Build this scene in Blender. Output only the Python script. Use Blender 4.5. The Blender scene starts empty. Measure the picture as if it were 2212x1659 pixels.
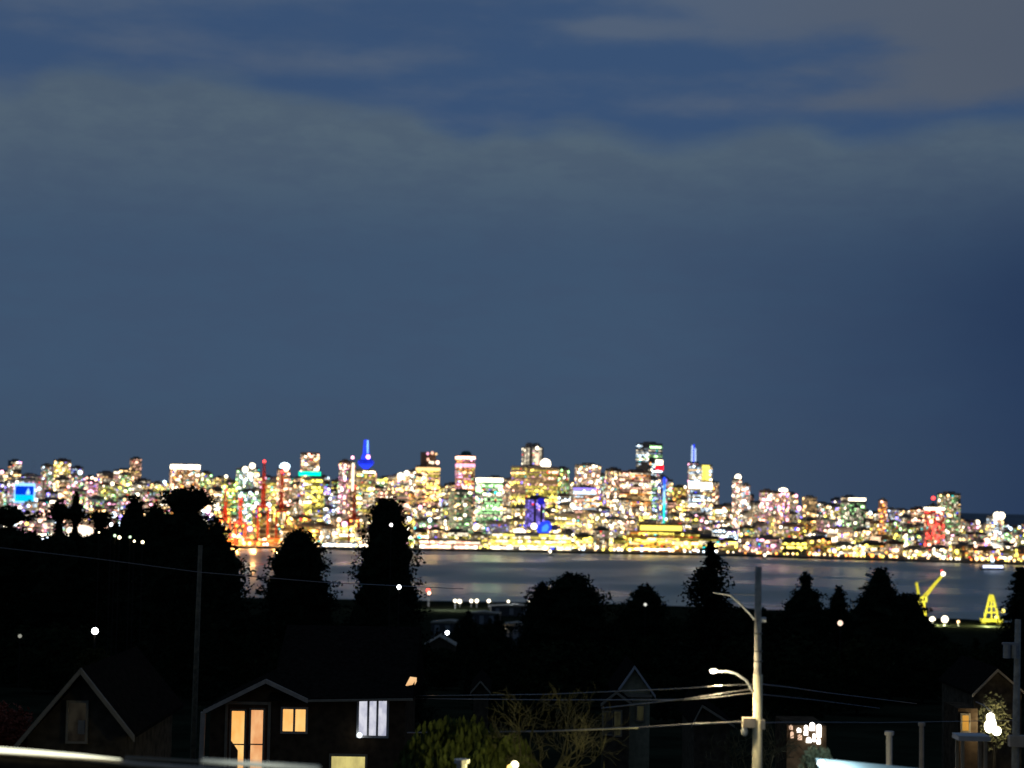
import bpy, math, random
from mathutils import Vector, Matrix

sc = bpy.context.scene
col = sc.collection
RNG = random.Random(7)

# ------------------------------------------------------------------ camera
F = 4128.0                      # focal length in units of a 2212 px wide picture
CAMZ = 90.0
cam_d = bpy.data.cameras.new('camera')
cam = bpy.data.objects.new('camera', cam_d)
col.objects.link(cam)
cam_d.sensor_width = 36.0
cam_d.lens = 36.0 * F / 2212.0
cam_d.clip_start = 0.5
cam_d.clip_end = 40000
p_, r_ = math.radians(3.54), math.radians(1.0)
FWD = Vector((0, math.cos(p_), math.sin(p_)))
UP0 = Vector((0, -math.sin(p_), math.cos(p_)))
RT0 = Vector((1, 0, 0))
RT = RT0 * math.cos(r_) + UP0 * math.sin(r_)
UP = UP0 * math.cos(r_) - RT0 * math.sin(r_)
m = Matrix((RT, UP, -FWD)).transposed().to_4x4()
m.translation = Vector((0, 0, CAMZ))
cam.matrix_world = m
sc.camera = cam
cam_d.dof.use_dof = True        # a hand-held zoomed phone: the far lights swell into small discs
cam_d.dof.focus_distance = 85.0
cam_d.dof.aperture_fstop = cam_d.lens / 1000.0 / 0.11

# ------------------------------------------------------------------ view
sc.view_settings.view_transform = 'Standard'
sc.view_settings.look = 'None'
sc.view_settings.gamma = 1
sc.view_settings.exposure = 0
sc.view_settings.use_curve_mapping = False
sc.render.engine = 'CYCLES'
sc.cycles.use_denoising = True
sc.cycles.max_bounces = 5
sc.cycles.caustics_reflective = False
sc.cycles.caustics_refractive = False

def lin(c):
    return tuple(((v / 255) / 12.92 if v / 255 <= .04045 else ((v / 255 + .055) / 1.055) ** 2.4) for v in c)

# ------------------------------------------------------------------ sky
world = bpy.data.worlds.new('World')
sc.world = world
world.use_nodes = True
nt = world.node_tree
nt.nodes.clear()
L = nt.links.new
def N(t, **k):
    n = nt.nodes.new(t)
    for a, b in k.items(): setattr(n, a, b)
    return n
def M(op, a, b=None, c=None, clamp=False):
    n = N('ShaderNodeMath', operation=op, use_clamp=clamp)
    for i, v in enumerate((a, b, c)):
        if v is None: continue
        if isinstance(v, (int, float)): n.inputs[i].default_value = v
        else: L(v, n.inputs[i])
    return n.outputs[0]
def MIX(f, a, b):
    n = N('ShaderNodeMix', data_type='RGBA')
    for s, v in ((n.inputs[0], f), (n.inputs[6], a), (n.inputs[7], b)):
        if isinstance(v, tuple): s.default_value = (*v, 1)
        elif isinstance(v, (int, float)): s.default_value = v
        else: L(v, s)
    return n.outputs[2]
def SS(x, lo, hi):
    n = N('ShaderNodeMapRange', interpolation_type='SMOOTHSTEP')
    L(x, n.inputs[0])
    for i, v in ((1, lo), (2, hi)):
        if isinstance(v, (int, float)): n.inputs[i].default_value = v
        else: L(v, n.inputs[i])
    return n.outputs[0]
tc = N('ShaderNodeTexCoord')
sep = N('ShaderNodeSeparateXYZ'); L(tc.outputs['Generated'], sep.inputs[0])
X, Y, Z = sep.outputs
az = M('ARCTAN2', X, Y)                     # 0 towards the city
hyp = M('SQRT', M('ADD', M('MULTIPLY', X, X), M('MULTIPLY', Y, Y)))
el = M('ARCTAN2', Z, hyp)
U = M('MULTIPLY', az, 4.128)                # thousands of picture units, 0 in the middle
V = M('MULTIPLY', el, 4.128)                # 0 at the horizon, 1.08 near the top of the view
def noise(scale, sx, sy, sz, det=4, rough=.5, off=0):
    mp = N('ShaderNodeMapping'); mp.inputs['Scale'].default_value = (sx, sy, sz)
    mp.inputs['Location'].default_value = (off, off * .7, off * .3)
    L(tc.outputs['Generated'], mp.inputs[0])
    n = N('ShaderNodeTexNoise'); n.inputs['Scale'].default_value = scale
    n.inputs['Detail'].default_value = det; n.inputs['Roughness'].default_value = rough
    L(mp.outputs[0], n.inputs['Vector'])
    return n.outputs['Fac']
n1 = noise(1, 7, 7, 34, 4, .5, 3.1)
n2 = noise(1, 20, 20, 75, 4, .55, 8.0)
n3 = noise(1, 5, 5, 9, 3, .5, 1.7)
n4 = noise(1, 45, 45, 130, 5, .6, 4.4)
# clear blue night air above, grey city-lit haze bank below
blue = lin((56, 81, 116))
hz_hi = lin((84, 101, 116)); hz_lo = lin((62, 84, 110)); hz_dn = lin((61, 79, 101))
bank = MIX(SS(V, .50, .86), hz_lo, hz_hi)
bank = MIX(SS(V, .28, .02), bank, hz_dn)
# upper edge of the haze bank, uneven
edge = N('ShaderNodeFloatCurve'); L(M('ADD', M('MULTIPLY', U, 1 / 2.212), .5), edge.inputs['Value'])
pts = [(0, 240), (40, 238), (110, 200), (190, 190), (330, 205), (400, 192), (480, 200), (600, 225), (760, 255), (860, 262), (930, 295),
       (1010, 318), (1080, 298), (1150, 303), (1240, 290), (1310, 305), (1400, 326), (1600, 318), (1700, 298), (1830, 326), (1960, 330), (2100, 300), (2212, 310)]
cm = edge.mapping; cv = cm.curves[0]
cm.clip_min_x = 0; cm.clip_max_x = 1
def ev(x, y):   # elevation of a point of the edge (camera roll taken out)
    return (1085 - (y - (x - 1106) * math.tan(r_))) / 1000 / 1.4
ptsn = [(x / 2212, ev(x, y)) for x, y in pts]
cv.points[0].location = ptsn[0]; cv.points[-1].location = ptsn[-1]
for q in ptsn[1:-1]: cv.points.new(*q)
cm.update()
E = M('MULTIPLY', edge.outputs[0], 1.4)
E = M('ADD', E, M('MULTIPLY', M('SUBTRACT', n2, .5), .07))
above = SS(M('SUBTRACT', V, E), -.022, .05)
# streaky higher cloud
def blob(x, y, rx, ry, s):
    v0 = (1085 - (y - (x - 1106) * math.tan(r_))) / 1000; u0 = (x - 1106) / 1000
    a = M('MULTIPLY', M('SUBTRACT', U, u0), 1000 / rx); b = M('MULTIPLY', M('SUBTRACT', V, v0), 1000 / ry)
    return M('MULTIPLY', M('POWER', 2.718, M('MULTIPLY', M('ADD', M('MULTIPLY', a, a), M('MULTIPLY', b, b)), -1)), s)
acc = None
for b in [(150, 30, 330, 45, .55), (280, 110, 140, 30, .5), (40, 100, 90, 22, .35), (700, 150, 190, 24, .42), (900, 125, 180, 20, .3),
          (1300, 68, 120, 22, .6), (1750, 20, 420, 60, .9), (1500, 85, 300, 28, .45), (1250, 175, 300, 24, .3), (1800, 170, 200, 26, .3), (2150, 110, 260, 90, .95), (2080, 205, 190, 42, .85), (1480, 235, 220, 32, .5),
          (880, 215, 150, 25, .35), (1000, 265, 170, 22, .35), (700, 0, 400, 18, .3), (1850, 240, 200, 25, .4)]:
    g = blob(*b); acc = g if acc is None else M('ADD', acc, g)
cl = M('ADD', M('MULTIPLY', acc, 1.1), M('MULTIPLY', M('SUBTRACT', n1, .47), 1.3))
cl = M('ADD', cl, M('MULTIPLY', M('SUBTRACT', n2, .5), .8))
hi_general = SS(V, 1.1, 1.5)                  # above the view the broken cloud simply goes on
cl = M('ADD', cl, M('MULTIPLY', hi_general, .35))
clf = M('MULTIPLY', SS(M('ADD', cl, M('MULTIPLY', M('SUBTRACT', n4, .5), .45)), -.06, 1.0), .95)
cloud_c = MIX(SS(U, .2, 1.1), lin((82, 97, 119)), lin((86, 95, 109)))
bank = MIX(M('MULTIPLY', SS(M('ADD', M('MULTIPLY', n2, .5), M('MULTIPLY', n4, .5)), .4, .6), .28), bank, lin((62, 78, 104)))
upper = MIX(clf, blue, cloud_c)
sky = MIX(above, bank, upper)
# slow variation of the haze
sky = MIX(M('MULTIPLY', SS(n3, .35, .7), .18), sky, lin((62, 78, 104)))
# the city's glow weakens to the right, where the open inlet begins, and low on that side
far = SS(M('ADD', U, M('MULTIPLY', M('SUBTRACT', n3, .5), .5)), .25, 1.45)
low = M('SUBTRACT', 1.0, M('MULTIPLY', SS(V, .45, .8), .85))
sky = MIX(M('MULTIPLY', far, M('MULTIPLY', low, .98)), sky, lin((33, 52, 84)))
# and smoothly with the angle away from the city
back = SS(M('MULTIPLY', Y, -1.0), -.9, .6)
sky = MIX(M('MULTIPLY', back, .6), sky, lin((26, 34, 52)))
bg = N('ShaderNodeBackground'); L(sky, bg.inputs[0]); bg.inputs[1].default_value = 1.0
wo = N('ShaderNodeOutputWorld'); L(bg.outputs[0], wo.inputs[0])

# ------------------------------------------------------------------ helpers
def P(x, y, d):
    v = FWD + RT * ((x - 1106) / F) + UP * ((829.5 - y) / F)
    return Vector((0, 0, CAMZ)) + v * (d / v.y)
PROF = [(-80, 84), (0, 83), (35, 80.5), (48, 79), (75, 76.5), (110, 74.5), (250, 67), (500, 45), (800, 20), (1100, 7), (1400, 3.2), (1650, 2.4), (1700, 1.8), (1712, -3)]
def interp(tab, v):
    if v <= tab[0][0]: return tab[0][1]
    for (a, b), (c, d) in zip(tab, tab[1:]):
        if v <= c: return b + (d - b) * (v - a) / (c - a)
    return tab[-1][1]
def shore(x):
    return 1700 - 190 * max(0, min(1, (x - 80) / 160))
def gz(x, y):
    if y > 3000: return land(y)
    k = max(0, min(1, y / 1000))
    return interp(PROF, y + (1700 - shore(x)) * k)
def land(y):
    return interp([(3300, 3), (3600, 4), (4200, 14), (5000, 22), (7000, 30), (9000, 66), (9600, 72), (11000, 60), (16000, 20)], y)

def tag(o, label=None, cat=None, group=None, kind=None):
    if label: o['label'] = label
    if cat: o['category'] = cat
    if group: o['group'] = group
    if kind: o['kind'] = kind
    return o
def empty(name, loc, rz=0, label=None, cat=None, group=None):
    o = bpy.data.objects.new(name, None); col.objects.link(o)
    o.location = loc; o.rotation_euler = (0, 0, rz)
    o.empty_display_size = .5
    return tag(o, label, cat, group)

class MB:
    def __init__(s): s.v = []; s.f = []; s.m = []
    def face(s, pts, mi=0):
        n = len(s.v); s.v += [tuple(p) for p in pts]; s.f.append(tuple(range(n, n + len(pts)))); s.m.append(mi)
    def box(s, x0, x1, y0, y1, z0, z1, mi=0):
        n = len(s.v)
        s.v += [(x0, y0, z0), (x1, y0, z0), (x1, y1, z0), (x0, y1, z0), (x0, y0, z1), (x1, y0, z1), (x1, y1, z1), (x0, y1, z1)]
        for f in ((0, 3, 2, 1), (4, 5, 6, 7), (0, 1, 5, 4), (1, 2, 6, 5), (2, 3, 7, 6), (3, 0, 4, 7)):
            s.f.append(tuple(n + i for i in f)); s.m.append(mi)
        return s
    def tube(s, pts, rad, seg=6, mi=0, cap=True):
        pts = [Vector(p) for p in pts]
        if not isinstance(rad, (list, tuple)): rad = [rad] * len(pts)
        base = len(s.v); pr = None
        for i, p in enumerate(pts):
            d = (pts[min(i + 1, len(pts) - 1)] - pts[max(i - 1, 0)])
            if d.length < 1e-9: d = Vector((0, 0, 1))
            d.normalize()
            if pr is None:
                a = Vector((0, 0, 1)) if abs(d.z) < .9 else Vector((1, 0, 0)); pr = d.cross(a).normalized()
            else:
                pr = (pr - d * pr.dot(d)).normalized()
            q = d.cross(pr)
            for k in range(seg):
                t = 2 * math.pi * k / seg
                s.v.append(tuple(p + (pr * math.cos(t) + q * math.sin(t)) * rad[i]))
        for i in range(len(pts) - 1):
            for k in range(seg):
                a = base + i * seg + k; b = base + i * seg + (k + 1) % seg
                s.f.append((a, b, b + seg, a + seg)); s.m.append(mi)
        if cap:
            s.f.append(tuple(base + k for k in range(seg))[::-1]); s.m.append(mi)
            e = base + (len(pts) - 1) * seg
            s.f.append(tuple(e + k for k in range(seg))); s.m.append(mi)
        return s
    def prism(s, poly, y0, y1, mi=0):     # polygon in xz pushed along y
        n = len(s.v); k = len(poly)
        s.v += [(x, y0, z) for x, z in poly] + [(x, y1, z) for x, z in poly]
        s.f.append(tuple(range(n, n + k))); s.m.append(mi)
        s.f.append(tuple(range(n + k, n + 2 * k))[::-1]); s.m.append(mi)
        for i in range(k):
            j = (i + 1) % k
            s.f.append((n + i, n + k + i, n + k + j, n + j)); s.m.append(mi)
        return s
    def ball(s, c, r, mi=0, seg=10, rings=6, sz=1):
        n = len(s.v)
        for i in range(rings + 1):
            t = math.pi * i / rings
            for k in range(seg):
                a = 2 * math.pi * k / seg
                s.v.append((c[0] + r * math.sin(t) * math.cos(a), c[1] + r * math.sin(t) * math.sin(a), c[2] + r * sz * math.cos(t)))
        for i in range(rings):
            for k in range(seg):
                a = n + i * seg + k; b = n + i * seg + (k + 1) % seg
                s.f.append((a, b, b + seg, a + seg)); s.m.append(mi)
        return s
    def mesh(s, name, mats):
        me = bpy.data.meshes.new(name)
        me.from_pydata(s.v, [], s.f)
        for q in (mats if isinstance(mats, (list, tuple)) else [mats]): me.materials.append(q)
        me.polygons.foreach_set('material_index', s.m)
        me.update()
        return me
    def build(s, name, mats, parent=None, smooth=False):
        me = s.mesh(name, mats)
        if smooth: me.polygons.foreach_set('use_smooth', [True] * len(me.polygons))
        o = bpy.data.objects.new(name, me); col.objects.link(o)
        if parent: o.parent = parent
        return o

def mat(name, c, rough=.8, noise_s=None, amp=.3, metal=0, bump=0, spec=.5):
    k = bpy.data.materials.new(name); k.use_nodes = True
    t = k.node_tree; b = t.nodes['Principled BSDF']
    b.inputs['Base Color'].default_value = (*c, 1); b.inputs['Roughness'].default_value = rough
    b.inputs['Metallic'].default_value = metal
    b.inputs['Specular IOR Level'].default_value = spec
    if noise_s:
        g = t.nodes.new('ShaderNodeTexCoord')
        n = t.nodes.new('ShaderNodeTexNoise'); n.inputs['Scale'].default_value = noise_s; n.inputs['Detail'].default_value = 5
        t.links.new(g.outputs['Object'], n.inputs['Vector'])
        r = t.nodes.new('ShaderNodeValToRGB')
        r.color_ramp.elements[0].position = .3; r.color_ramp.elements[1].position = .7
        r.color_ramp.elements[0].color = (*[v * (1 - amp) for v in c], 1)
        r.color_ramp.elements[1].color = (*[min(1, v * (1 + amp)) for v in c], 1)
        t.links.new(n.outputs['Fac'], r.inputs[0]); t.links.new(r.outputs[0], b.inputs['Base Color'])
        if bump:
            bp = t.nodes.new('ShaderNodeBump'); bp.inputs['Strength'].default_value = bump
            t.links.new(n.outputs['Fac'], bp.inputs['Height']); t.links.new(bp.outputs[0], b.inputs['Normal'])
    return k
def emit(name, c, s, sample=None):
    k = bpy.data.materials.new(name); k.use_nodes = True
    t = k.node_tree; t.nodes.clear()
    e = t.nodes.new('ShaderNodeEmission'); e.inputs[0].default_value = (*c, 1); e.inputs[1].default_value = s
    o = t.nodes.new('ShaderNodeOutputMaterial'); t.links.new(e.outputs[0], o.inputs[0])
    if sample: k.cycles.emission_sampling = sample
    return k

# ------------------------------------------------------------------ materials
TINT = {'warm': (1, .62, .26), 'peach': (1, .52, .36), 'pale': (1, .86, .62), 'yellow': (1, .80, .13), 'green': (.50, 1, .40),
        'cool': (.66, .84, 1), 'pink': (1, .42, .62), 'orange': (1, .34, .06), 'red': (1, .05, .04), 'blue': (.03, .06, 1), 'cyan': (.0, .85, .85), 'violet': (.30, .22, 1)}
LEVEL = [.34, .85, 2.0, 5.0]  # lowest level also stands in for haze and light on the walls
ACC = ('red', 'cyan', 'violet', 'green', 'orange', 'pink', 'blue', 'yellow')
EM = {}
for k_, c_ in TINT.items():
    for i_, s_ in enumerate(LEVEL):
        EM[(k_, i_)] = emit('glow_%s_%d' % (k_, i_), c_, s_, 'NONE' if i_ < 2 else 'FRONT')
MW = {'concrete': mat('concrete', (.30, .29, .27), .9, .08, .2), 'glass': mat('curtain_glass', (.10, .12, .13), .25, .05, .2),
      'stone': mat('stone_cladding', (.36, .32, .27), .85, .06, .2), 'dark': mat('dark_cladding', (.09, .09, .08), .6, .07, .2),
      'green': mat('green_glass', (.12, .20, .15), .3, .05, .2), 'brown': mat('brown_cladding', (.20, .13, .09), .8, .07, .25)}
M_leaf = mat('conifer_needles', (.020, .028, .014), .9, 1.5, .5, spec=0)
M_leaf2 = mat('broad_leaves', (.024, .034, .014), .9, 1.5, .5, spec=0)
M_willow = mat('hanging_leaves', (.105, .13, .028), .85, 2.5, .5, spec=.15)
M_bark = mat('bark', (.045, .036, .026), .95, 6, .4, bump=.4, spec=.1)
M_twig = mat('bare_bark', (.10, .095, .05), .9, 6, .35, spec=.1)
M_ground = mat('dark_grass', (.022, .026, .014), .95, .15, .5, spec=0)
M_land = mat('city_ground', (.06, .058, .052), .95, .02, .4)
M_hill = mat('far_hill', (.14, .17, .18), 1, .002, .3)  # base colour paled to stand in for distance haze
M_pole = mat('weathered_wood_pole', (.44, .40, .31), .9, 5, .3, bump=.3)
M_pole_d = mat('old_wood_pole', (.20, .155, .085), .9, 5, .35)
M_steel = mat('galvanised_steel', (.40, .40, .38), .5, 8, .15, metal=.3)
M_cable = mat('cable', (.28, .26, .24), .35, 30, .2, metal=.4)
M_darkwall = mat('dark_siding', (.105, .070, .040), .9, 3, .4, spec=0)
M_darkwall2 = mat('dark_olive_siding', (.115, .088, .055), .9, 3, .4, spec=0)
M_roof = mat('asphalt_shingle', (.020, .016, .012), .95, 6, .4, spec=0)
M_trim = mat('pale_trim', (.62, .50, .36), .7, 4, .15)
M_trim_d = mat('dull_trim', (.38, .31, .20), .7, 4, .15)
M_white = mat('white_paint', (.62, .60, .55), .6, 4, .1)
M_red = mat('red_crane_paint', (.42, .035, .018), .6, .4, .25)
M_craney = mat('yellow_crane_paint', (.62, .56, .04), .6, .4, .2)
M_roofpale = mat('pale_metal_roof', (.30, .42, .45), .5, 1.2, .15)
M_rust = mat('rusty_hedge_leaves', (.34, .075, .03), .9, 2, .4)
M_hull = mat('grey_hull', (.2, .22, .25), .6, .3, .2)

# ------------------------------------------------------------------ ground, water, far land
g = MB()
ys = [-80, -40, 0, 18, 35, 48, 62, 75, 90, 110, 150, 200, 250, 320, 400, 500, 600, 700, 800, 950, 1100, 1250, 1400, 1480, 1500, 1520, 1560, 1600, 1640, 1680, 1700, 1712]
xs = [-900 + i * 30 for i in range(61)]
for y in ys:
    for x in xs:
        h = math.sin(x * .031 + y * .017) * .35 * min(1, max(0, (y - 120) / 200))
        g.v.append((x * max(1, .3 + y / 900), y, gz(x, y) + h if y < 1400 else gz(x, y)))
nx = len(xs)
for j in range(len(ys) - 1):
    for i in range(nx - 1):
        a = j * nx + i; g.f.append((a, a + 1, a + 1 + nx, a + nx)); g.m.append(0)
tag(g.build('ground', M_ground, smooth=True), kind='structure')

wtr = MB()
wtr.face([(-9000, 1300, 0), (9000, 1300, 0), (9000, 9000, 0), (-9000, 9000, 0)])
kw = bpy.data.materials.new('sea_water'); kw.use_nodes = True
t = kw.node_tree; b = t.nodes['Principled BSDF']
b.inputs['Base Color'].default_value = (.46, .50, .38, 1); b.inputs['Roughness'].default_value = .22
b.inputs['IOR'].default_value = 1.33; b.inputs['Specular IOR Level'].default_value = .5
tcw = t.nodes.new('ShaderNodeTexCoord')
def wn(scale, det, sx=1, sy=1):
    mp = t.nodes.new('ShaderNodeMapping'); mp.inputs['Scale'].default_value = (sx, sy, 1); t.links.new(tcw.outputs['Object'], mp.inputs[0])
    n = t.nodes.new('ShaderNodeTexNoise'); n.inputs['Scale'].default_value = scale; n.inputs['Detail'].default_value = det
    t.links.new(mp.outputs[0], n.inputs['Vector']); return n
na = wn(.05, 6, .6, 1.4)
nb = wn(.0035, 4, 1, .8)
bp = t.nodes.new('ShaderNodeBump'); bp.inputs['Strength'].default_value = .35; bp.inputs['Distance'].default_value = 1.5
t.links.new(na.outputs['Fac'], bp.inputs['Height']); t.links.new(bp.outputs[0], b.inputs['Normal'])
mr = t.nodes.new('ShaderNodeMapRange'); mr.inputs[1].default_value = .4; mr.inputs[2].default_value = .62; mr.inputs[3].default_value = .22; mr.inputs[4].default_value = .5
t.links.new(nb.outputs['Fac'], mr.inputs[0]); t.links.new(mr.outputs[0], b.inputs['Roughness'])
tag(wtr.build('water', kw), kind='structure')

def far_y(x):            # where the far shore runs
    return interp([(-900, 3460), (-400, 3400), (0, 3460), (400, 3440), (900, 3190), (1500, 3050)], x)
g = MB()
fx = [-4000, -2500, -1500] + [-900 + 60 * i for i in range(36)] + [1500, 2500, 4500]
fys = [0, .5, 60, 300, 700, 1300, 2200, 3800, 5600, 6100, 7500, 12500]
for k in range(len(fys)):
    for x in fx:
        y = far_y(x) + fys[k]
        z = -2 if k == 0 else land(y)
        if fys[k] > 5000: z += 7 * math.sin(x * .0011 + 1) + 4 * math.sin(x * .004 + k)
        g.v.append((x * (1 + fys[k] / 9000), y, z))
nx = len(fx)
for j in range(len(fys) - 1):
    for i in range(nx - 1):
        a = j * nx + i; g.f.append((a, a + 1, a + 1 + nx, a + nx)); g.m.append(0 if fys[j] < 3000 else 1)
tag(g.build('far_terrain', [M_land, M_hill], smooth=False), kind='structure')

# ------------------------------------------------------------------ city buildings
unit = MB().box(-.5, .5, -.5, .5, -.5, .5)
UNIT = {}
def unit_mesh(mt):
    if mt.name not in UNIT: UNIT[mt.name] = unit.mesh('lit_pane', mt)
    return UNIT[mt.name]
def child_box(name, mt, parent, c, s):
    o = bpy.data.objects.new(name, unit_mesh(mt)); col.objects.link(o)
    o.parent = parent; o.location = c; o.scale = s
    return o

def pick(r, w):
    t = r.random() * sum(w)
    for i, v in enumerate(w):
        t -= v
        if t <= 0: return i
    return len(w) - 1

def cells(r, width, h, style, tints, lit, fh=3.5, z0=3):
    """window rectangles (u0,u1,z0,z1,tint,level) on one facade"""
    out = []
    nf = max(1, int((h - z0 - 1.5) / fh)); cw = r.uniform(3.6, 5.4); nc = max(1, int(width / cw)); cw = width / nc
    for f in range(nf):
        z = z0 + f * fh
        if style == 'office':
            if r.random() > .62 + lit * .5: continue
            t = r.choice(tints); lv0 = pick(r, [.25, .34, .33, .08]); c = 0
            while c < nc:
                n = r.randint(2, max(2, nc)); e = min(nc, c + n)
                lv = lv0 if r.random() < .65 else pick(r, [.3, .3, .3, .1])
                if r.random() < .75 + lit * .25:
                    for q in range(c, e):
                        if r.random() < .1: continue
                        l2 = max(0, min(3, lv + pick(r, [.28, .54, .14, .04]) - 1)) if lit > .1 else min(1, lv)
                        hh = .62 if l2 < 3 else r.uniform(.9, 1.4)
                        out.append((q * cw + .25, (q + 1) * cw - .25, z, min(h - .5, z + fh * hh), t, l2))
                c = e
        elif style == 'vertical':
            for c in range(nc):
                if (c * 7 + nf) % 3 == 0: continue
                out.append((c * cw + .3, (c + 1) * cw - .3, z, z + fh * .8, tints[0], pick(r, [.45, .4, .12, .03])))
        else:
            for c in range(nc):
                if r.random() > .74 + lit * .3: continue
                lv = pick(r, [.50 - lit * .25, .26, .15 + lit * .08, .03 + lit * .08])
                w = cw * (r.uniform(.55, .86) if lv < 3 else r.uniform(.9, 1.5)); o = (cw - w) / 2
                if c in (0, nc - 1) and o < 0: w = cw * .9; o = cw * .05
                out.append((c * cw + o, c * cw + o + w, z, min(h - .5, z + fh * (.62 if lv < 3 else r.uniform(.8, 1.5))), r.choice(tints), lv))
    return out

BLD = []
def building(name, label, x0, x1, yt, d, style='resi', tints=('warm', 'pale', 'peach'), lit=.5, wall='concrete', theta=None, ratio=1.0, nwin=12,
             group=None, cat='building', top='plant', hgt=None, seed=None):
    r = random.Random(seed if seed is not None else int(x0 * 13 + yt * 7 + d))
    if theta is None: theta = math.radians(r.choice((34, 38, 42)))
    W = (x1 - x0) * d / F
    a = W / (math.cos(theta) + math.sin(theta) * ratio); b_ = a * ratio
    topv = P((x0 + x1) / 2, yt, d)
    base = land(d) - 1.0
    H = topv.z - base if hgt is None else hgt
    # centre of the plan so that the projected extent is centred
    root = empty(name, (topv.x, d + W * .3, base), theta, label, cat, group)
    hx, hy = a / 2, b_ / 2
    body = MB().box(-hx, hx, -hy, hy, 0, H)
    # parapet and slab lines give the shell real relief
    body.box(-hx - .3, hx + .3, -hy - .3, hy + .3, H + .01, H + 1.0)
    body.build('wall', MW[wall], root)
    if top == 'plant' and min(a, b_) > 8:
        MB().box(-hx * .5, hx * .5, -hy * .55, hy * .45, H + 1.02, H + 4.5).build('roof_plant_room', MW['concrete' if wall != 'concrete' else 'dark'], root)
    win = []
    for face, wd in ((0, a), (1, b_)):
        for c in cells(r, wd, H, style, tints, lit):
            if r.random() < .04 and lit > .1: c = (*c[:4], r.choice(ACC), max(c[5], 2))
            win.append((face, *c))
    r.shuffle(win)
    win.sort(key=lambda q: -q[6])
    single = [w for w in win if w[6] >= 2][:nwin]
    rest = win[len(single):]
    for (face, u0, u1, z0, z1, tn, lv) in single:
        u = (u0 + u1) / 2; z = (z0 + z1) / 2; s = (u1 - u0)
        if face == 0: c = (-hx + u, -hy, z); sc_ = (s, .5, z1 - z0)
        else: c = (-hx, -hy + u, z); sc_ = (.5, s, z1 - z0)
        child_box('window', EM[(tn, lv)], root, c, sc_)
    if rest:
        mb = MB(); ml = []
        for (face, u0, u1, z0, z1, tn, lv) in rest:
            mt = EM[(tn, lv)]
            if mt not in ml: ml.append(mt)
            i = ml.index(mt)
            if face == 0:
                y = -hy - .12; mb.face([(-hx + u0, y, z0), (-hx + u1, y, z0), (-hx + u1, y, z1), (-hx + u0, y, z1)], i)
            else:
                x = -hx - .12; mb.face([(x, -hy + u1, z0), (x, -hy + u0, z0), (x, -hy + u0, z1), (x, -hy + u1, z1)], i)
        tag(mb.build('small_windows', ml, root), kind='stuff')
    BLD.append((x0, x1, yt, d))
    return root, a, b_, H

def beacon(root, H, tn='red', rad=1.6, pole=6):
    MB().tube([(0, 0, H + 1), (0, 0, H + pole)], .25, 5).build('mast', M_steel, root)
    MB().ball((0, 0, H + pole + rad), rad, seg=8, rings=5).build('beacon_lamp', EM[(tn, 3)], root)

def band(root, a, b_, z, h, key, name='light_band', out=.5):
    """a lit band round the two street faces"""
    MB().box(-a / 2 - out, a / 2 + out, -b_ / 2 - out, -b_ / 2 - out + .35, z, z + h).box(-a / 2 - out, -a / 2 - out + .35, -b_ / 2 - out + .36, b_ / 2, z, z + h).build(name, EM[key] if isinstance(key, tuple) else key, root)

def strip(root, a, b_, z, h, keys, name='lit_bay', seed=1):
    """a storey of separately lit bays, uneven in height and brightness"""
    r = random.Random(seed); u = -a / 2
    while u < a / 2 - 2:
        w = min(a / 2 - u, r.uniform(3, 13))
        if r.random() < .9:
            hh = h * r.uniform(.6, 1.15); k = r.choice(keys)
            child_box(name, EM[k], root, (u + w / 2, -b_ / 2 - .5, z + hh / 2), (w - r.uniform(.4, 1.4), .6, hh))
        u += w

# --- landmarks -----------------------------------------------------
G_green = emit('green_neon', (0, .8, .45), 2.2, 'FRONT')
G_blue = emit('blue_neon', (.02, .05, 1), 1.6, 'FRONT')
G_blue2 = emit('pale_blue_neon', (.25, .55, 1), 2.0, 'FRONT')
G_red = emit('red_neon', (1, .01, .02), 2.4, 'FRONT')
G_white = emit('white_floodlight', (1, .97, .9), 9, 'FRONT')
G_cyan = emit('cyan_neon', (0, .62, .62), 1.6, 'FRONT')

# green-banded tower
rt, a, b_, H = building('residential_tower', 'tall tower with a bright green band of light under its top floors', 648, 689, 978, 4150, 'resi', ('peach', 'warm', 'pale'), .95, 'brown', nwin=24, top='none')
band(rt, a * 1.12, b_ * 1.12, H - 50, 9, G_green, 'green_light_band', 1.2)
building('office_tower', 'yellow-lit office block in front of the green-banded tower', 655, 700, 1032, 4080, 'office', ('yellow', 'yellow', 'pale'), .9, 'concrete', nwin=24)
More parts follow.
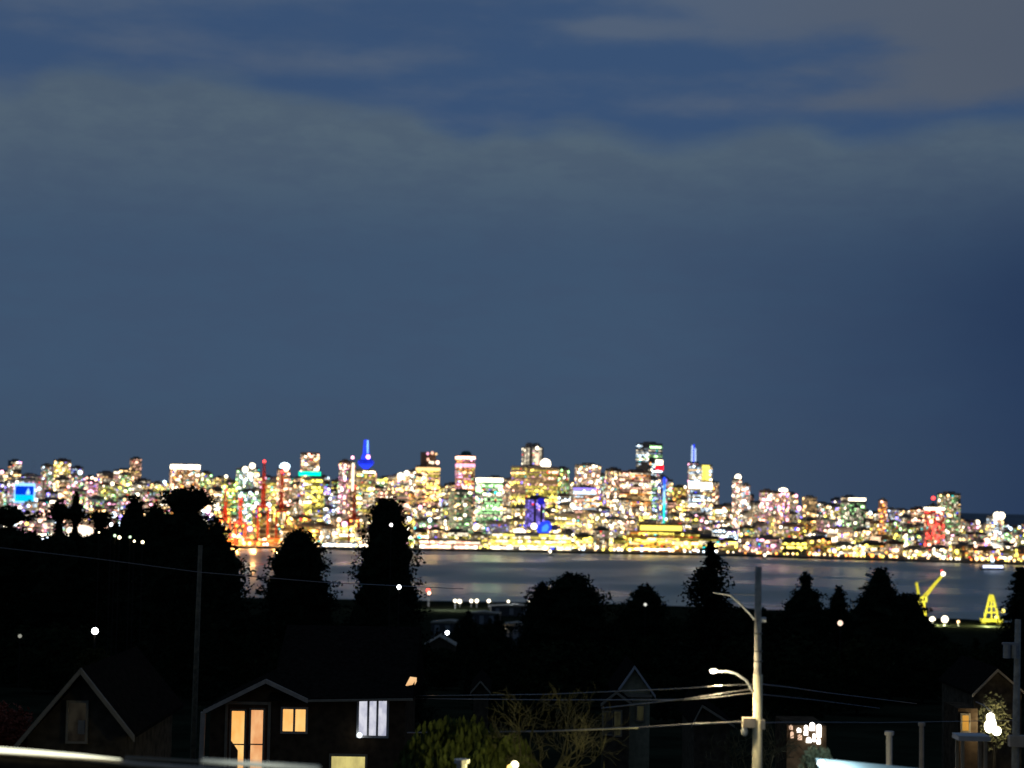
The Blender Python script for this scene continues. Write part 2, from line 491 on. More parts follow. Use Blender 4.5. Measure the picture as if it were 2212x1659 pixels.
# spired tower
def spired():
    d = 4050; x = 788
    rt, a, b_, H = building('observation_tower', 'office tower with a blue-lit round observation deck and spire', 768, 810, 1014, d, 'office', ('pale', 'yellow', 'warm'), .9, 'stone', nwin=26, top='none')
    c = 0
    s = d / F
    MB().tube([(0, 0, H + 1), (0, 0, H + 5 * s)], [6 * s, 8 * s], 16).build('deck_neck', G_blue, rt)
    MB().tube([(0, 0, H + 5 * s), (0, 0, H + 12 * s)], [9 * s, 17 * s], 20).build('deck_underside', G_blue, rt)
    MB().tube([(0, 0, H + 12 * s), (0, 0, H + 21 * s)], [17.5 * s, 16 * s], 20).build('observation_deck', mat('blue_washed_glass', (.04, .05, .35), .4, .1, .2), rt)
    MB().tube([(0, 0, H + 14 * s), (0, 0, H + 15.5 * s)], [18 * s, 18 * s], 20).build('deck_window_ring', G_blue, rt)
    MB().tube([(0, 0, H + 18 * s), (0, 0, H + 19 * s)], [17.6 * s, 17.6 * s], 20).build('deck_roof_ring', G_blue, rt)
    MB().tube([(0, 0, H + 21 * s), (0, 0, H + 33 * s)], [11 * s, 7.5 * s], 16).build('upper_pod', G_blue, rt)
    MB().ball((0, -9 * s, H + 27 * s), 4.5 * s, seg=10, rings=6).build('pod_floodlight', EM[('pink', 3)], rt)
    MB().tube([(0, 0, H + 33 * s), (0, 0, H + 64 * s)], [7 * s, 5 * s], 10).build('spire', G_blue, rt)
    MB().tube([(0, -6.5 * s, H + 35 * s), (0, -6.0 * s, H + 63 * s)], [1.4 * s] * 2, 6).build('spire_light', G_blue2, rt)
spired()
rt, a, b_, H = building('residential_tower', 'peach-lit tower topped by a pink light, left of the blue spired tower', 732, 757, 996, 4000, 'resi', ('peach', 'pink', 'pale'), .85, 'brown', nwin=22)
rt, a, b_, H = building('residential_tower', 'slim tower with one tall white vertical light strip beside the blue spire', 754, 768, 1000, 3950, 'resi', ('warm', 'peach'), .4, 'dark', nwin=12)
MB().box(-a / 2 - .6, a * .1, -b_ / 2 - .9, -b_ / 2 - .3, H - 58, H).build('vertical_light_strip', EM[('pale', 2)], rt)
beacon(rt, H, 'pink', 3.2, 8)

rt, a, b_, H = building('office_tower', 'stepped tower with lights ringing its small top and a beige lit band below', 898, 950, 1006, 4300, 'office', ('warm', 'yellow', 'peach'), .75, 'brown', nwin=22, top='none')
MB().box(-a * .32, a * .32, -b_ * .32, b_ * .32, H + 1.02, H + 31).build('upper_storeys', MW['brown'], rt)
for (qx, qz, tn, rr) in ((-.34, 27, 'pink', 3.0), (.0, 29, 'peach', 3.4), (.30, 27, 'warm', 2.6), (-.30, 14, 'peach', 3.2), (.05, 7, 'pale', 3.4), (.42, 8, 'peach', 4.2), (-.15, 8, 'pale', 3)):
    MB().ball((qx * a, -b_ * .36, H + qz), rr, seg=8, rings=5).build('crown_light', EM[(tn, 2 if rr < 3.5 else 3)], rt)
band(rt, a, b_, H - 11, 7, ('warm', 2))
rt, a, b_, H = building('office_tower', 'orange and pink striped tower under a dark teal cap', 984, 1026, 984, 4400, 'office', ('orange', 'peach', 'pink', 'warm'), 1.0, 'brown', nwin=26, top='none')
MB().tube([(2, 0, H + 1), (2, 0, H + 8), (2, 0, H + 11)], [13, 11, 5], 14).build('teal_cap', mat('teal_copper_roof', (.01, .09, .10), .5, .2, .3), rt)
band(rt, a, b_, H - 8, 6, ('peach', 3)); band(rt, a, b_, H - 26, 7, ('pink', 2))
rt, a, b_, H = building('office_building', 'broad green-lit glass office block with a white light band along its roof', 1028, 1086, 1036, 4020, 'office', ('green', 'green', 'pale'), .9, 'green', nwin=30, theta=.35)
band(rt, a, b_, H - 5, 8, ('pale', 3), 'white_roof_band')
building('office_building', 'dark grey-green block with few lights, left of the green-lit glass office', 970, 1023, 1060, 3900, 'resi', ('green', 'warm', 'pale'), .03, 'green', theta=.3, nwin=3)
rt, a, b_, H = building('office_tower', 'grey round-topped twin slab tower, tallest of the middle skyline', 1128, 1174, 966, 4500, 'vertical', ('pale',), .3, 'concrete', nwin=8, top='none')
MB().tube([(-a * .28, 0, H + 1), (-a * .28, 0, H + 8), (-a * .28, 0, H + 11)], [a * .26, a * .24, a * .12], 14).tube([(a * .28, 0, H + 1), (a * .28, 0, H + 8), (a * .28, 0, H + 11)], [a * .26, a * .24, a * .12], 14).build('rounded_crown', MW['concrete'], rt)
MB().ball((0, -b_ * .5, H - 2), 4.0, seg=8, rings=5).build('crown_light', EM[('pale', 3)], rt)
MB().box(-.1 * a, .12 * a, -b_ / 2 - 1, -b_ / 2 - .4, H - 44, H - 14).build('vertical_light_strip', EM[('peach', 2)], rt)
rt, a, b_, H = building('office_building', 'wide yellow-banded building below the grey round-topped tower', 1104, 1206, 1008, 4250, 'office', ('yellow', 'yellow', 'warm', 'peach'), .95, 'stone', nwin=40, ratio=.6)
MB().ball((a * .2, -b_ * .3, H + 7), 12, seg=12, rings=8, sz=.95).build('floodlit_roof_dome', EM[('pale', 3)], rt)
rt, a, b_, H = building('office_building', 'mauve-washed block with a deep blue upper corner above the blue dome', 1134, 1177, 1074, 3750, 'vertical', ('violet',), .3, 'dark', nwin=6, theta=.3)
MB().box(a * .05, a * .5, -b_ / 2 - .9, -b_ / 2 - .4, H - 14, H - 2).build('blue_light_panel', emit('deep_blue_panel', (.02, .02, .5), 1, 'FRONT'), rt)
building('hotel', 'pale box tower with white roof light, right of the round-topped tower', 1243, 1298, 1004, 4200, 'resi', ('peach', 'warm', 'pale'), .85, 'stone', nwin=26)
rt, a, b_, H = building('office_building', 'lower block with a violet-blue light band near its roof', 1240, 1288, 1052, 3950, 'office', ('warm', 'cool', 'peach'), .8, 'concrete', nwin=18)
band(rt, a, b_, H - 6, 4, ('violet', 2)); band(rt, a, b_, H - 15, 6, ('cool', 2), 'white_light_band')
building('residential_tower', 'slim stepped tower midway between the pale box tower and the red-sign tower', 1309, 1342, 1013, 4250, 'resi', ('warm', 'pale', 'peach'), .6, 'dark', nwin=16)
rt, a, b_, H = building('office_tower', 'tall grey-green glass tower with a glowing red sign at its shoulder', 1376, 1432, 958, 4450, 'office', ('green', 'pale', 'cool'), .3, 'glass', nwin=10)
MB().box(a * .02, a * .55, -b_ / 2 - 2.2, -b_ / 2 - .5, H - 62, H - 50).build('red_sign', G_red, rt)
MB().box(a * .02, a * .5, -b_ / 2 - 2.0, -b_ / 2 - .5, H - 49, H - 38).build('white_sign_light', EM[('pale', 3)], rt)
rt, a, b_, H = building('office_building', 'broad peach-lit block in front of the red-sign tower', 1342, 1408, 1018, 4200, 'office', ('peach', 'warm', 'pale', 'orange'), .9, 'brown', nwin=34, theta=.4)
rt, a, b_, H = building('hotel_tower', 'slim tower edged by a vertical light line fading from blue to turquoise', 1420, 1442, 1030, 3850, 'resi', ('cool', 'warm', 'violet'), .35, 'glass', nwin=10)
for i, c in enumerate(((.02, .08, 1), (.05, .25, 1), (.35, .65, 1), (.2, .8, 1), (0, .75, .85), (0, .7, .65), (0, .6, .42))):
    MB().tube([(-a * .1, -b_ / 2 - 1.6, H - 1 - i * 13.5), (-a * .1, -b_ / 2 - 1.6, H - 14.4 - i * 13.5)], 1.9, 8).build('light_tube', emit('edge_light_%d' % i, c, 1.9, 'FRONT'), rt)
rt, a, b_, H = building('residential_tower', 'tall tower with a pale blue glowing blade on its roof', 1487, 1510, 998, 4350, 'resi', ('peach', 'pale', 'pink'), .8, 'glass', nwin=16, top='none')
MB().prism([(-a * .35, H + 1.1), (a * .42, H + 1.1), (a * .40, H + 30), (-a * .30, H + 38)], -1.5, 1.5).build('glowing_blade', emit('ice_blue_panel', (.55, .72, 1), 1.1, 'FRONT'), rt)
MB().box(-a * .5, -a * .3, -b_ / 2, -b_ / 2 + 1, H - 4, H + 40).build('blade_edge_light', G_blue, rt)
rt, a, b_, H = building('hotel_tower', 'bright tower with a yellow lit upper block and white floodlit middle', 1490, 1540, 1004, 4200, 'office', ('pale', 'cool', 'warm'), .9, 'glass', nwin=30, top='none')
MB().box(-a * .42, a * .22, -b_ / 2 - 1.2, -b_ / 2 - .4, H - 34, H - 1).build('yellow_light_panel', EM[('yellow', 2)], rt)
for i in range(5): MB().box(-a * .44, -a * .12, -b_ / 2 - 1.7, -b_ / 2 - 1.25, H - 11 - i * 5.4, H - 9.4 - i * 5.4).build('dark_louvre', MW['dark'], rt)
band(rt, a, b_, H - 52, 13, ('pale', 3), 'white_floodlit_storeys')
rt, a, b_, H = building('residential_tower', 'twin-peaked tower with a white-lit crown, first tall one right of the blade tower', 1583, 1604, 1034, 4200, 'resi', ('pale', 'peach'), 1.0, 'concrete', nwin=20)
MB().ball((0, -2, H + 3), 7.0, seg=10, rings=6).build('crown_light', EM[('pale', 3)], rt)
building('residential_tower', 'lower right twin with a pale blue tip beside the white-crowned tower', 1603, 1621, 1047, 4180, 'resi', ('cool', 'peach', 'pale'), 1.0, 'concrete', nwin=18)
building('residential_tower', 'pink-lit tower, left one of the pair under the steel-blue sky', 1642, 1672, 1060, 4250, 'resi', ('pink', 'peach', 'pale'), .95, 'brown', nwin=22)
rt, a, b_, H = building('residential_tower', 'tower with an oval white roof light, right one of the pink-lit pair', 1676, 1706, 1062, 4100, 'resi', ('peach', 'pink', 'warm'), .95, 'brown', nwin=22)
MB().ball((0, -3, H + 3), 10, seg=12, rings=6, sz=.5).build('crown_light', EM[('pale', 3)], rt)
building('office_building', 'plain olive-grey box tower with hardly any lights', 1735, 1765, 1074, 4200, 'resi', ('warm',), .0, 'stone', nwin=3, theta=.3)
rt, a, b_, H = building('office_building', 'dark block with one long white light bar along its roof', 1822, 1870, 1082, 4100, 'resi', ('pale', 'green'), .03, 'dark', nwin=2, theta=.15, top='none')
MB().box(-a * .42, a * .48, -b_ / 2 - .9, -b_ / 2 + 1.5, H + .2, H + 6).build('roof_light_bar', EM[('pale', 3)], rt)
building('residential_tower', 'small orange-tipped tower right of the block with the roof light bar', 1899, 1917, 1080, 4150, 'resi', ('orange', 'peach'), .8, 'brown', nwin=10)
rt, a, b_, H = building('residential_tower', 'olive tower with red and pink lights at its foot near the right edge', 2030, 2076, 1066, 4000, 'resi', ('green', 'pale', 'warm'), .35, 'dark', nwin=16, theta=.4)
rt, a, b_, H = building('hotel', 'lower block washed in red light beside the olive tower', 2000, 2042, 1098, 3850, 'resi', ('red', 'peach', 'warm', 'red'), .9, 'brown', nwin=26)
band(rt, a, b_, H - 3, 4.5, ('pale', 3), 'white_roof_band')
rt, a, b_, H = building('residential_tower', 'narrow tower with a crimson beacon left of the olive tower', 2010, 2024, 1090, 4100, 'resi', ('warm', 'peach'), .5, 'dark', nwin=8)
beacon(rt, H, 'red', 4.0, 10)
rt, a, b_, H = building('residential_tower', 'tower with two large white roof floodlights at the right edge', 2134, 2170, 1116, 3900, 'resi', ('pale', 'warm', 'cool'), .9, 'concrete', nwin=20)
for q in (-.3, .35): MB().ball((q * a, -b_ * .4, H + 2), 7.5, seg=10, rings=6).build('roof_floodlight', EM[('pale', 3)], rt)
# left part
rt, a, b_, H = building('office_building', 'square block crowned by a wide white and yellow light band', 361, 432, 1003, 4200, 'resi', ('peach', 'warm', 'orange', 'pale'), .9, 'brown', nwin=34, theta=.25, top='none')
band(rt, a, b_, H - 10, 9, ('pale', 3), 'white_roof_band')
building('residential_tower', 'faint grey tower standing alone left of the band-crowned block', 279, 305, 990, 4900, 'resi', ('warm', 'peach'), .25, 'concrete', nwin=6)
rt, a, b_, H = building('office_building', 'long block with a blue and cyan screen on its face', 14, 90, 1036, 3900, 'resi', ('cool', 'pale', 'pink'), .7, 'stone', nwin=16, theta=.08, ratio=.5)
zb = P(50, 1084, 3900).z - rt.location.z; s = 3900 / F; xo = P(51, 1060, 3900).x - rt.location.x
sm = MB().box(xo - 22 * s, xo + 22 * s, -b_ / 2 - 3.2, -b_ / 2 - .8, zb - 2, zb + 40 * s).build('screen_frame', G_blue2, rt)
MB().box(xo - 19.5 * s, xo + 19.5 * s, -b_ / 2 - 3.8, -b_ / 2 - 3.25, zb + 15 * s, zb + 34 * s).build('blue_screen', emit('screen_blue', (.0, .05, .75), 1, 'FRONT'), sm)
MB().box(xo - 19.5 * s, xo + 19.5 * s, -b_ / 2 - 3.8, -b_ / 2 - 3.25, zb + 1 * s, zb + 14.9 * s).build('cyan_screen', emit('screen_cyan', (0, .6, .95), 1.2, 'FRONT'), sm)
MB().prism([(xo + 4 * s, zb + 16 * s), (xo + 11 * s, zb + 16 * s), (xo + 12 * s, zb + 20 * s), (xo + 8.5 * s, zb + 30 * s), (xo + 8 * s, zb + 30 * s), (xo + 3.5 * s, zb + 20 * s)], -b_ / 2 - 4.2, -b_ / 2 - 3.85).build('drop_emblem', emit('screen_pale', (.3, .65, 1), 1.5, 'FRONT'), sm)
rt, a, b_, H = building('residential_tower', 'pair-lit tower with two large cream roof lamps, right of the yellow-topped group', 509, 548, 1012, 4100, 'resi', ('green', 'pale', 'cool'), .7, 'concrete', nwin=18)
for q, z in ((-.35, -2), (.3, 6), (.1, -14)): MB().ball((q * a, -b_ * .5, H + z), 6.2, seg=10, rings=6).build('roof_floodlight', EM[('pale', 3)], rt)
building('office_building', 'lime-yellow lit block left of the cream-lamp tower', 478, 512, 1040, 4000, 'office', ('yellow', 'green'), .9, 'green', nwin=20)
building('office_building', 'mint and white lit block below the cream-lamp tower', 512, 560, 1060, 3850, 'resi', ('green', 'cool', 'pale'), .95, 'glass', nwin=28)
rt, a, b_, H = building('residential_tower', 'tower with a round white roof light right of the red mast lamp', 598, 626, 1012, 4050, 'resi', ('peach', 'warm'), .8, 'brown', nwin=16)
MB().ball((0, -4, H + 4), 11, seg=12, rings=6, sz=.8).build('crown_light', EM[('cool', 3)], rt)
building('office_building', 'mustard-banded block between the red mast lamp and the green-banded tower', 572, 602, 1038, 4100, 'office', ('yellow', 'yellow', 'warm'), .9, 'stone', nwin=16)
rt, a, b_, H = building('hotel', 'pale hotel block behind the top of the square-headed dark tree', 836, 884, 1028, 4050, 'office', ('pale', 'peach', 'warm'), .85, 'stone', nwin=26)
for q, z, rr in ((-.15, -1, 7.5), (.3, 6, 5.5)): MB().ball((q * a, -b_ * .5, H + z), rr, seg=10, rings=6).build('roof_floodlight', EM[('pale', 3)], rt)

# waterfront halls
rt, a, b_, H = building('convention_hall', 'long brightly lit waterfront hall with white and yellow storeys below the blue dome', 1060, 1236, 1152, 3500, 'office', ('yellow', 'pale', 'yellow'), 1.0, 'stone', theta=.04, ratio=.4, nwin=60, top='none')
for z, h_, kk in ((1.5, 4, [('pale', 3), ('pale', 2)]), (8, 3.4, [('yellow', 2), ('warm', 2), ('yellow', 1)]), (14, 4, [('yellow', 2), ('pale', 2), ('pale', 3)]), (21, 4, [('yellow', 2), ('pale', 2), ('warm', 3), ('yellow', 1)]), (H - 6, 4, [('pale', 3), ('yellow', 2), ('pale', 2)])): strip(rt, a, b_, z, h_, kk, seed=int(z * 7))
MB().ball((-a * .15, -b_ * .2, H), 12, seg=12, rings=6, sz=.7).build('white_canopy', EM[('pale', 3)], rt)
cx = P(1176, 1153, 3520)
dm = empty('glowing_dome', (cx.x, 3540, cx.z - 2), .2, 'faceted deep blue glowing dome above the waterfront hall', 'dome')
s = 3520 / F
MB().prism([(-14 * s, 6 * s), (-16 * s, 16 * s), (-4 * s, 28 * s), (8 * s, 30 * s), (15 * s, 22 * s), (13 * s, 8 * s), (5 * s, 1 * s), (-9 * s, 0)], -5, 5).build('dome_shell', G_blue, dm)
MB().prism([(-7 * s, 6 * s), (-6 * s, 17 * s), (4 * s, 24 * s), (9 * s, 18 * s), (5 * s, 7 * s)], -5.6, -5.02).build('lit_panel', emit('dome_panel', (.08, .38, .95), 1.1, 'FRONT'), dm)
MB().prism([(-9 * s, -20), (9 * s, -20), (6 * s, 1 * s), (-9 * s, 0)], -3, 3).build('dome_base', MW['concrete'], dm)
rt, a, b_, H = building('exhibition_hall', 'terraced exhibition hall glowing amber, right of the yellow waterfront hall', 1352, 1512, 1150, 3520, 'office', ('yellow', 'orange', 'yellow'), 1.0, 'brown', theta=.04, ratio=.5, nwin=50, top='none')
amber = emit('amber_strip', (1, .55, .06), 1.6, 'FRONT')
for z, h_, x0, x1, kk in ((4, 2.5, -.5, .5, EM[('pale', 3)]), (9, 2.5, -.42, .5, amber), (14, 3, -.5, .1, amber), (18.5, 3.2, -.3, .25, amber), (14, 6, .12, .5, EM[('warm', 3)]), (23, 3, -.28, .22, EM[('yellow', 2)]), (H - 4, 3.6, -.5, .15, EM[('yellow', 2)])):
    u = x0 * a; rr = random.Random(int(z * 9 + 1))
    while u < x1 * a - 3:
        w = min(x1 * a - u, rr.uniform(4, 18)); o_z = rr.uniform(-.5, .5)
        if rr.random() < .14: u += w; continue
        km = kk if rr.random() < .6 else EM[(rr.choice(('yellow', 'orange', 'warm', 'pale')), rr.choice((1, 2, 3)))]
        o = bpy.data.objects.new('terrace_light', unit_mesh(km)); col.objects.link(o); o.parent = rt; o.location = (u + w / 2, -b_ / 2 - .9, z + h_ / 2 + o_z); o.scale = (w - .8, .8, h_ * rr.uniform(.6, 1.2)); u += w
MB().box(-a * .3, a * .3, -b_ * .1, b_ * .4, H + 1.02, H + 14).box(-a * .34, a * .34, -b_ * .14, b_ * .42, H + 14, H + 16).build('upper_hall', MW['brown'], rt)
MB().box(-a * .3, a * .28, -b_ * .1 - 1, -b_ * .1 - .3, H + 3, H + 12).build('upper_light_band', EM[('yellow', 2)], rt)
rt, a, b_, H = building('ferry_terminal', 'low white-lit ferry terminal on the shore between the two dark rounded trees', 700, 772, 1172, 3480, 'office', ('cool', 'pale'), 1.0, 'concrete', theta=.05, ratio=.4, nwin=20, top='none')
strip(rt, a, b_, 1.5, 5, [('cool', 3), ('cool', 2), ('pale', 3)], seed=3)
rt, a, b_, H = building('pier_shed', 'long low pier shed with pale peach lights, right of the square-headed tree', 905, 1040, 1166, 3470, 'office', ('peach', 'pale', 'yellow'), .9, 'stone', theta=.03, ratio=.3, nwin=30, top='none')
strip(rt, a, b_, 2, 5, [('pale', 3), ('peach', 3), ('pale', 2), ('yellow', 2)], seed=5); strip(rt, a, b_, 11, 4, [('peach', 2), ('pale', 2), ('peach', 3), ('cool', 1)], seed=6)
rt, a, b_, H = building('stadium', 'oval white-lit arena roof glowing behind the left trees', 138, 206, 1126, 3500, 'office', ('peach', 'pale'), 1.0, 'stone', theta=.04, ratio=.5, nwin=16, top='none')
MB().ball((0, -b_ * .3, H * .55), a * .46, seg=20, rings=8, sz=.42).build('glowing_roof', emit('arena_glow', (1, .82, .6), 2.2, 'FRONT'), rt)
rt, a, b_, H = building('warehouse', 'low warehouse with a long white roof light strip at far left', 60, 150, 1154, 3480, 'office', ('cool', 'green'), .3, 'dark', theta=.04, ratio=.4, nwin=8, top='none')
band(rt, a, b_, H - 5, 5, ('pale', 3)); MB().ball((-a * .1, -b_ * .6, H * .35), 6, seg=10, rings=6).build('floodlight', EM[('cool', 3)], rt)

# --- rows of ordinary buildings -----------------------------------------
TOP = [(-60, 1028), (120, 1024), (200, 1030), (330, 1044), (440, 1048), (560, 1044), (640, 1052), (740, 1056), (830, 1052), (1000, 1062), (1100, 1050), (1210, 1042), (1330, 1046), (1430, 1066),
       (1480, 1072), (1560, 1096), (1600, 1086), (1700, 1088), (1800, 1098), (1930, 1102), (1985, 1126), (2080, 1134), (2140, 1140), (2280, 1132)]
def SH(x): return 1173 + .0208 * x
ROW = [('hindmost', 0.0, 4800), ('fourth', .17, 4450), ('third', .36, 4150), ('second', .56, 3900), ('front', .77, 3640)]
LM = [(50, 'the blue screen'), (395, 'the band-crowned block'), (530, 'the cream-lamp tower'), (670, 'the green-banded tower'), (788, 'the blue spire'), (930, 'the ring-topped tower'), (1005, 'the teal-capped tower'), (1150, 'the grey twin slabs'),
      (1270, 'the pale box tower'), (1404, 'the red-sign tower'), (1500, 'the blue blade'), (1602, 'the white-crowned twins'), (1690, 'the oval roof light'), (1846, 'the white roof bar'), (2050, 'the olive tower'), (2152, 'the roof floodlights')]
PAL = [('peach', ('peach', 'warm', 'pale')), ('cream', ('pale', 'pale', 'warm')), ('yellow', ('yellow', 'warm', 'pale')), ('rosy', ('pink', 'peach', 'pale')), ('greenish', ('green', 'pale', 'yellow')),
       ('cool', ('cool', 'pale', 'violet')), ('amber', ('orange', 'warm', 'yellow')), ('mixed', ('pink', 'cool', 'warm', 'green'))]
ORD = ['first', 'second', 'third', 'fourth', 'fifth', 'sixth', 'seventh', 'eighth', 'ninth', 'tenth', 'eleventh', 'twelfth', 'thirteenth', 'fourteenth', 'fifteenth']
for ri, (rn, fr, d0) in enumerate(ROW):
    x = -30.0; cnt = {}
    while x < 2245:
        r = random.Random(int(x * 31 + ri * 1009))
        w = r.uniform(24, 46) if ri < 3 else r.uniform(28, 62)
        t, s0 = interp(TOP, x + w / 2), SH(x + w / 2)
        y = t + (s0 - t) * fr + r.gauss(0, 12 - ri * 1.5) - 15
        d = d0 + r.uniform(-110, 110)
        dfar = far_y(P(x, 1100, d).x) + 80
        d = max(d, dfar) if ri < 4 else max(3200 + 60, min(d, dfar + 130))
        wts = [5, 4, 2, 2, 2, 2, .6, 1.5]
        if x < 350: wts = [3, 3, 2, 3, 2, 3, .5, 4]
        if 880 < x < 1560 and ri > 1: wts = [3, 3, 7, .5, 3, 1.5, 1.5, .5]
        if x > 1560 and ri == 4: wts = [3, 2, 3, .2, .2, 0, 6, .2]
        if 440 < x < 640 and ri >= 3: wts = [3, 1, 2, 1, 0, 0, 9, 0]
        pn, pl = PAL[pick(r, wts)]
        style = 'office' if r.random() < (.5 if 880 < x < 1560 else .22) else 'resi'
        lit = r.uniform(.25, 1) if x < 1560 else r.uniform(.1, .9)
        left = [q for q in LM if q[0] <= x + w / 2]; right = [q for q in LM if q[0] > x + w / 2]
        zone = left[-1][1] if left else 'edge'
        cnt[zone] = cnt.get(zone, 0) + 1
        k = ORD[min(14, cnt[zone] - 1)]
        shape = 'slim' if w < 32 else ('broad' if w > 48 else 'mid-width')
        kind = 'tower' if ri < 3 else 'block'
        where = ('right of ' + zone) if left else 'from the left edge'
        lab = '%s-lit %s %s in the %s row, %s %s' % (pn, shape, kind, rn, k, where)
        rt, a, b_, H = building('city_tower' if ri < 3 else 'city_block', lab, x, x + w, y, d, style, pl, lit, r.choice(('concrete', 'stone', 'dark', 'brown', 'glass')),
                 nwin=9 if ri < 3 else 12, group='lit buildings of the downtown skyline', theta=None if ri < 4 else r.uniform(.05, .5), ratio=r.uniform(.6, 1.1))
        if r.random() < .22:
            MB().ball((r.uniform(-.3, .3) * a, -b_ * .5, H - r.uniform(-3, 8)), r.uniform(3, 6), seg=8, rings=5).build('roof_floodlight', EM[(r.choice(('pale', 'peach', 'pink', 'cool', 'pale')), 3)], rt)
        x += w * r.uniform(.92, 1.06)

# added fill lights between the rows brighten the walls in place of street lamps
r = random.Random(17)
for dd, n_ in ((3860, 20), (4120, 16), (4400, 12)):
    for i in range(n_):
        px = (i + r.random()) * 2212 / n_; q = P(px, 1100, dd); yy = max(dd, far_y(q.x) + 60)
        pl = bpy.data.lights.new('street_fill_light', 'POINT'); pl.energy = 90000; pl.color = r.choice(((1, .8, .5), (1, .9, .75), (1, .7, .4))); pl.shadow_soft_size = 2
        o = bpy.data.objects.new('street_fill_light', pl); col.objects.link(o); o.location = (q.x, yy, land(yy) + r.uniform(6, 16))
# --- lamps along the far waterfront -------------------------------------
def proto_lamp(tn, rad, hgt):
    a = MB().tube([(0, 0, 0), (0, 0, hgt)], [.3, .2], 5).mesh('pole', M_steel)
    b = MB().ball((0, 0, hgt + rad), rad, seg=8, rings=5).mesh('lamp_head', EM[(tn, 3)])
    return a, b
LP = {}
def lamp(x, y, d, tn, rad, label, group, zg=None):
    """waterfront or yard lamp whose head is seen at (x, y)"""
    p = P(x, y, d); zg = gz(p.x, d) if zg is None else zg
    h = max(2.5, round(p.z - zg - rad, 1))
    key = (tn, rad, h)
    if key not in LP: LP[key] = proto_lamp(tn, rad, h)
    rt = empty('street_lamp', (p.x, d, zg), 0, label, 'street lamp', group)
    for nm, me in zip(('pole', 'lamp_head'), LP[key]):
        o = bpy.data.objects.new(nm, me); col.objects.link(o); o.parent = rt
    return rt
r = random.Random(91)
seq = {}
for lay in range(2):
    x = 470
    while x < 2215:
        dd = far_y(P(x, 1190, 3400).x) + (r.uniform(3, 26) if lay == 0 else r.uniform(40, 150))
        right = x > 1560
        tn = r.choice(('warm', 'yellow', 'orange', 'warm', 'pale')) if right else r.choice(('pale', 'yellow', 'pale', 'warm', 'cool'))
        if x < 560: tn = r.choice(('orange', 'warm', 'orange'))
        lm = min(LM, key=lambda q: abs(q[0] - x))[1]
        cname = {'warm': 'warm', 'yellow': 'yellow', 'orange': 'orange', 'pale': 'white', 'cool': 'bluish'}[tn]
        kk = (cname, lm, lay); seq[kk] = seq.get(kk, 0) + 1
        row = 'waterfront' if lay == 0 else 'inland street'
        lamp(x, SH(x) - (r.uniform(0, 11) if lay == 0 else r.uniform(12, 30)), dd, tn, r.choice((1.3, 1.7, 2.1, 2.1, 3.2)), '%s %s lamp below %s, %s such from the left' % (cname, row, lm, ORD[seq[kk] - 1]), 'lamps along the far waterfront', 3.0)
        x += r.choice((6, 7, 9, 12, 17, 26)) * (1 if lay == 0 else 1.6)

for i, (x, y, tn, rad) in enumerate(((4, 1128, 'green', 3), (14, 1137, 'pale', 5), (30, 1130, 'green', 3.4), (44, 1127, 'pale', 3), (58, 1131, 'yellow', 3), (86, 1125, 'pale', 3), (122, 1126, 'cool', 3.4), (246, 1112, 'cool', 5), (262, 1118, 'violet', 4), (276, 1108, 'pale', 4.4), (284, 1116, 'cool', 4),
        (396, 1098, 'cool', 3.4), (410, 1103, 'violet', 3), (424, 1099, 'pale', 3.4), (440, 1104, 'cool', 3), (452, 1098, 'peach', 4))):
    lamp(x, y, 3520 + i * 7, tn, rad, 'hazy %s yard floodlight low behind the left trees, %s from the left' % ({'green': 'green', 'pale': 'white', 'yellow': 'yellow', 'cool': 'bluish', 'violet': 'violet', 'peach': 'peach'}[tn], ORD[min(i, 14)] if i < 15 else 'last'), 'floodlights behind the left trees', 3.2)
# --- red container cranes in the port ------------------------------------
def port_crane(x, ytop, d, label, col_mat, yb=1172):
    p = P(x, ytop, d); s = d / F; z0 = 3.2
    rt = empty('container_crane', (p.x, d, z0), .12, label, 'crane', 'red container cranes in the port')
    H = p.z - z0; hb = H * .45
    for sx in (-9, 9):
        for sy in (-8, 8):
            MB().box(sx - 1.8, sx + 1.8, sy - 1.5, sy + 1.5, 0, hb).build('leg', col_mat, rt)
    MB().box(-10, 10, -9.2, -7, hb, hb + 3).box(-10, 10, 7, 9.2, hb, hb + 3).build('cross_beam', col_mat, rt)
    MB().box(-10.2, -8, -25, 30, hb + 3.02, hb + 6).box(8, 10.2, -25, 30, hb + 3.02, hb + 6).build('girder', col_mat, rt)
    bm_ = MB().tube([(-3, -8, hb + 3), (-1.4, -14, H)], [1.5, 1.1], 6).tube([(3, -8, hb + 3), (1.4, -14, H)], [1.5, 1.1], 6)
    for k in range(9):
        f = (k + .5) / 9; w = 3 - 1.6 * f; z = hb + 3 + (H - hb - 3) * f; bm_.box(-w, w, -8.5 - 6 * f, -7.7 - 6 * f, z - .5, z + .5)
    bm_.build('raised_boom', col_mat, rt)
    MB().tube([(0, 4, hb + 3), (0, 0, hb + H * .28)], [1.6, 1.2], 6).tube([(0, 0, hb + H * .28), (0, -12, H * .9)], .5, 5).build('apex_frame', col_mat, rt)
    MB().box(-3, 3, 10, 20, hb + 6.02, hb + 11).build('machinery_house', col_mat, rt)
    MB().ball((0, -14, H + 2.6), 2.8, seg=8, rings=5).build('beacon_lamp', EM[('red', 3)], rt)
    for sx in (-6, 6): MB().ball((sx, -9.6, hb - 2), 2.2, seg=8, rings=5).build('floodlight', EM[('orange', 3)], rt)
port_crane(571, 1000, 3560, 'red container crane with a raised boom under the red mast lamp', M_red)
port_crane(610, 1022, 3600, 'red container crane with a raised boom, right of the tallest one', M_red)
port_crane(488, 1062, 3540, 'shorter red container crane beside the big left tree', M_red)
port_crane(520, 1080, 3520, 'shortest red container crane, between the left tree and the tallest crane', M_red)
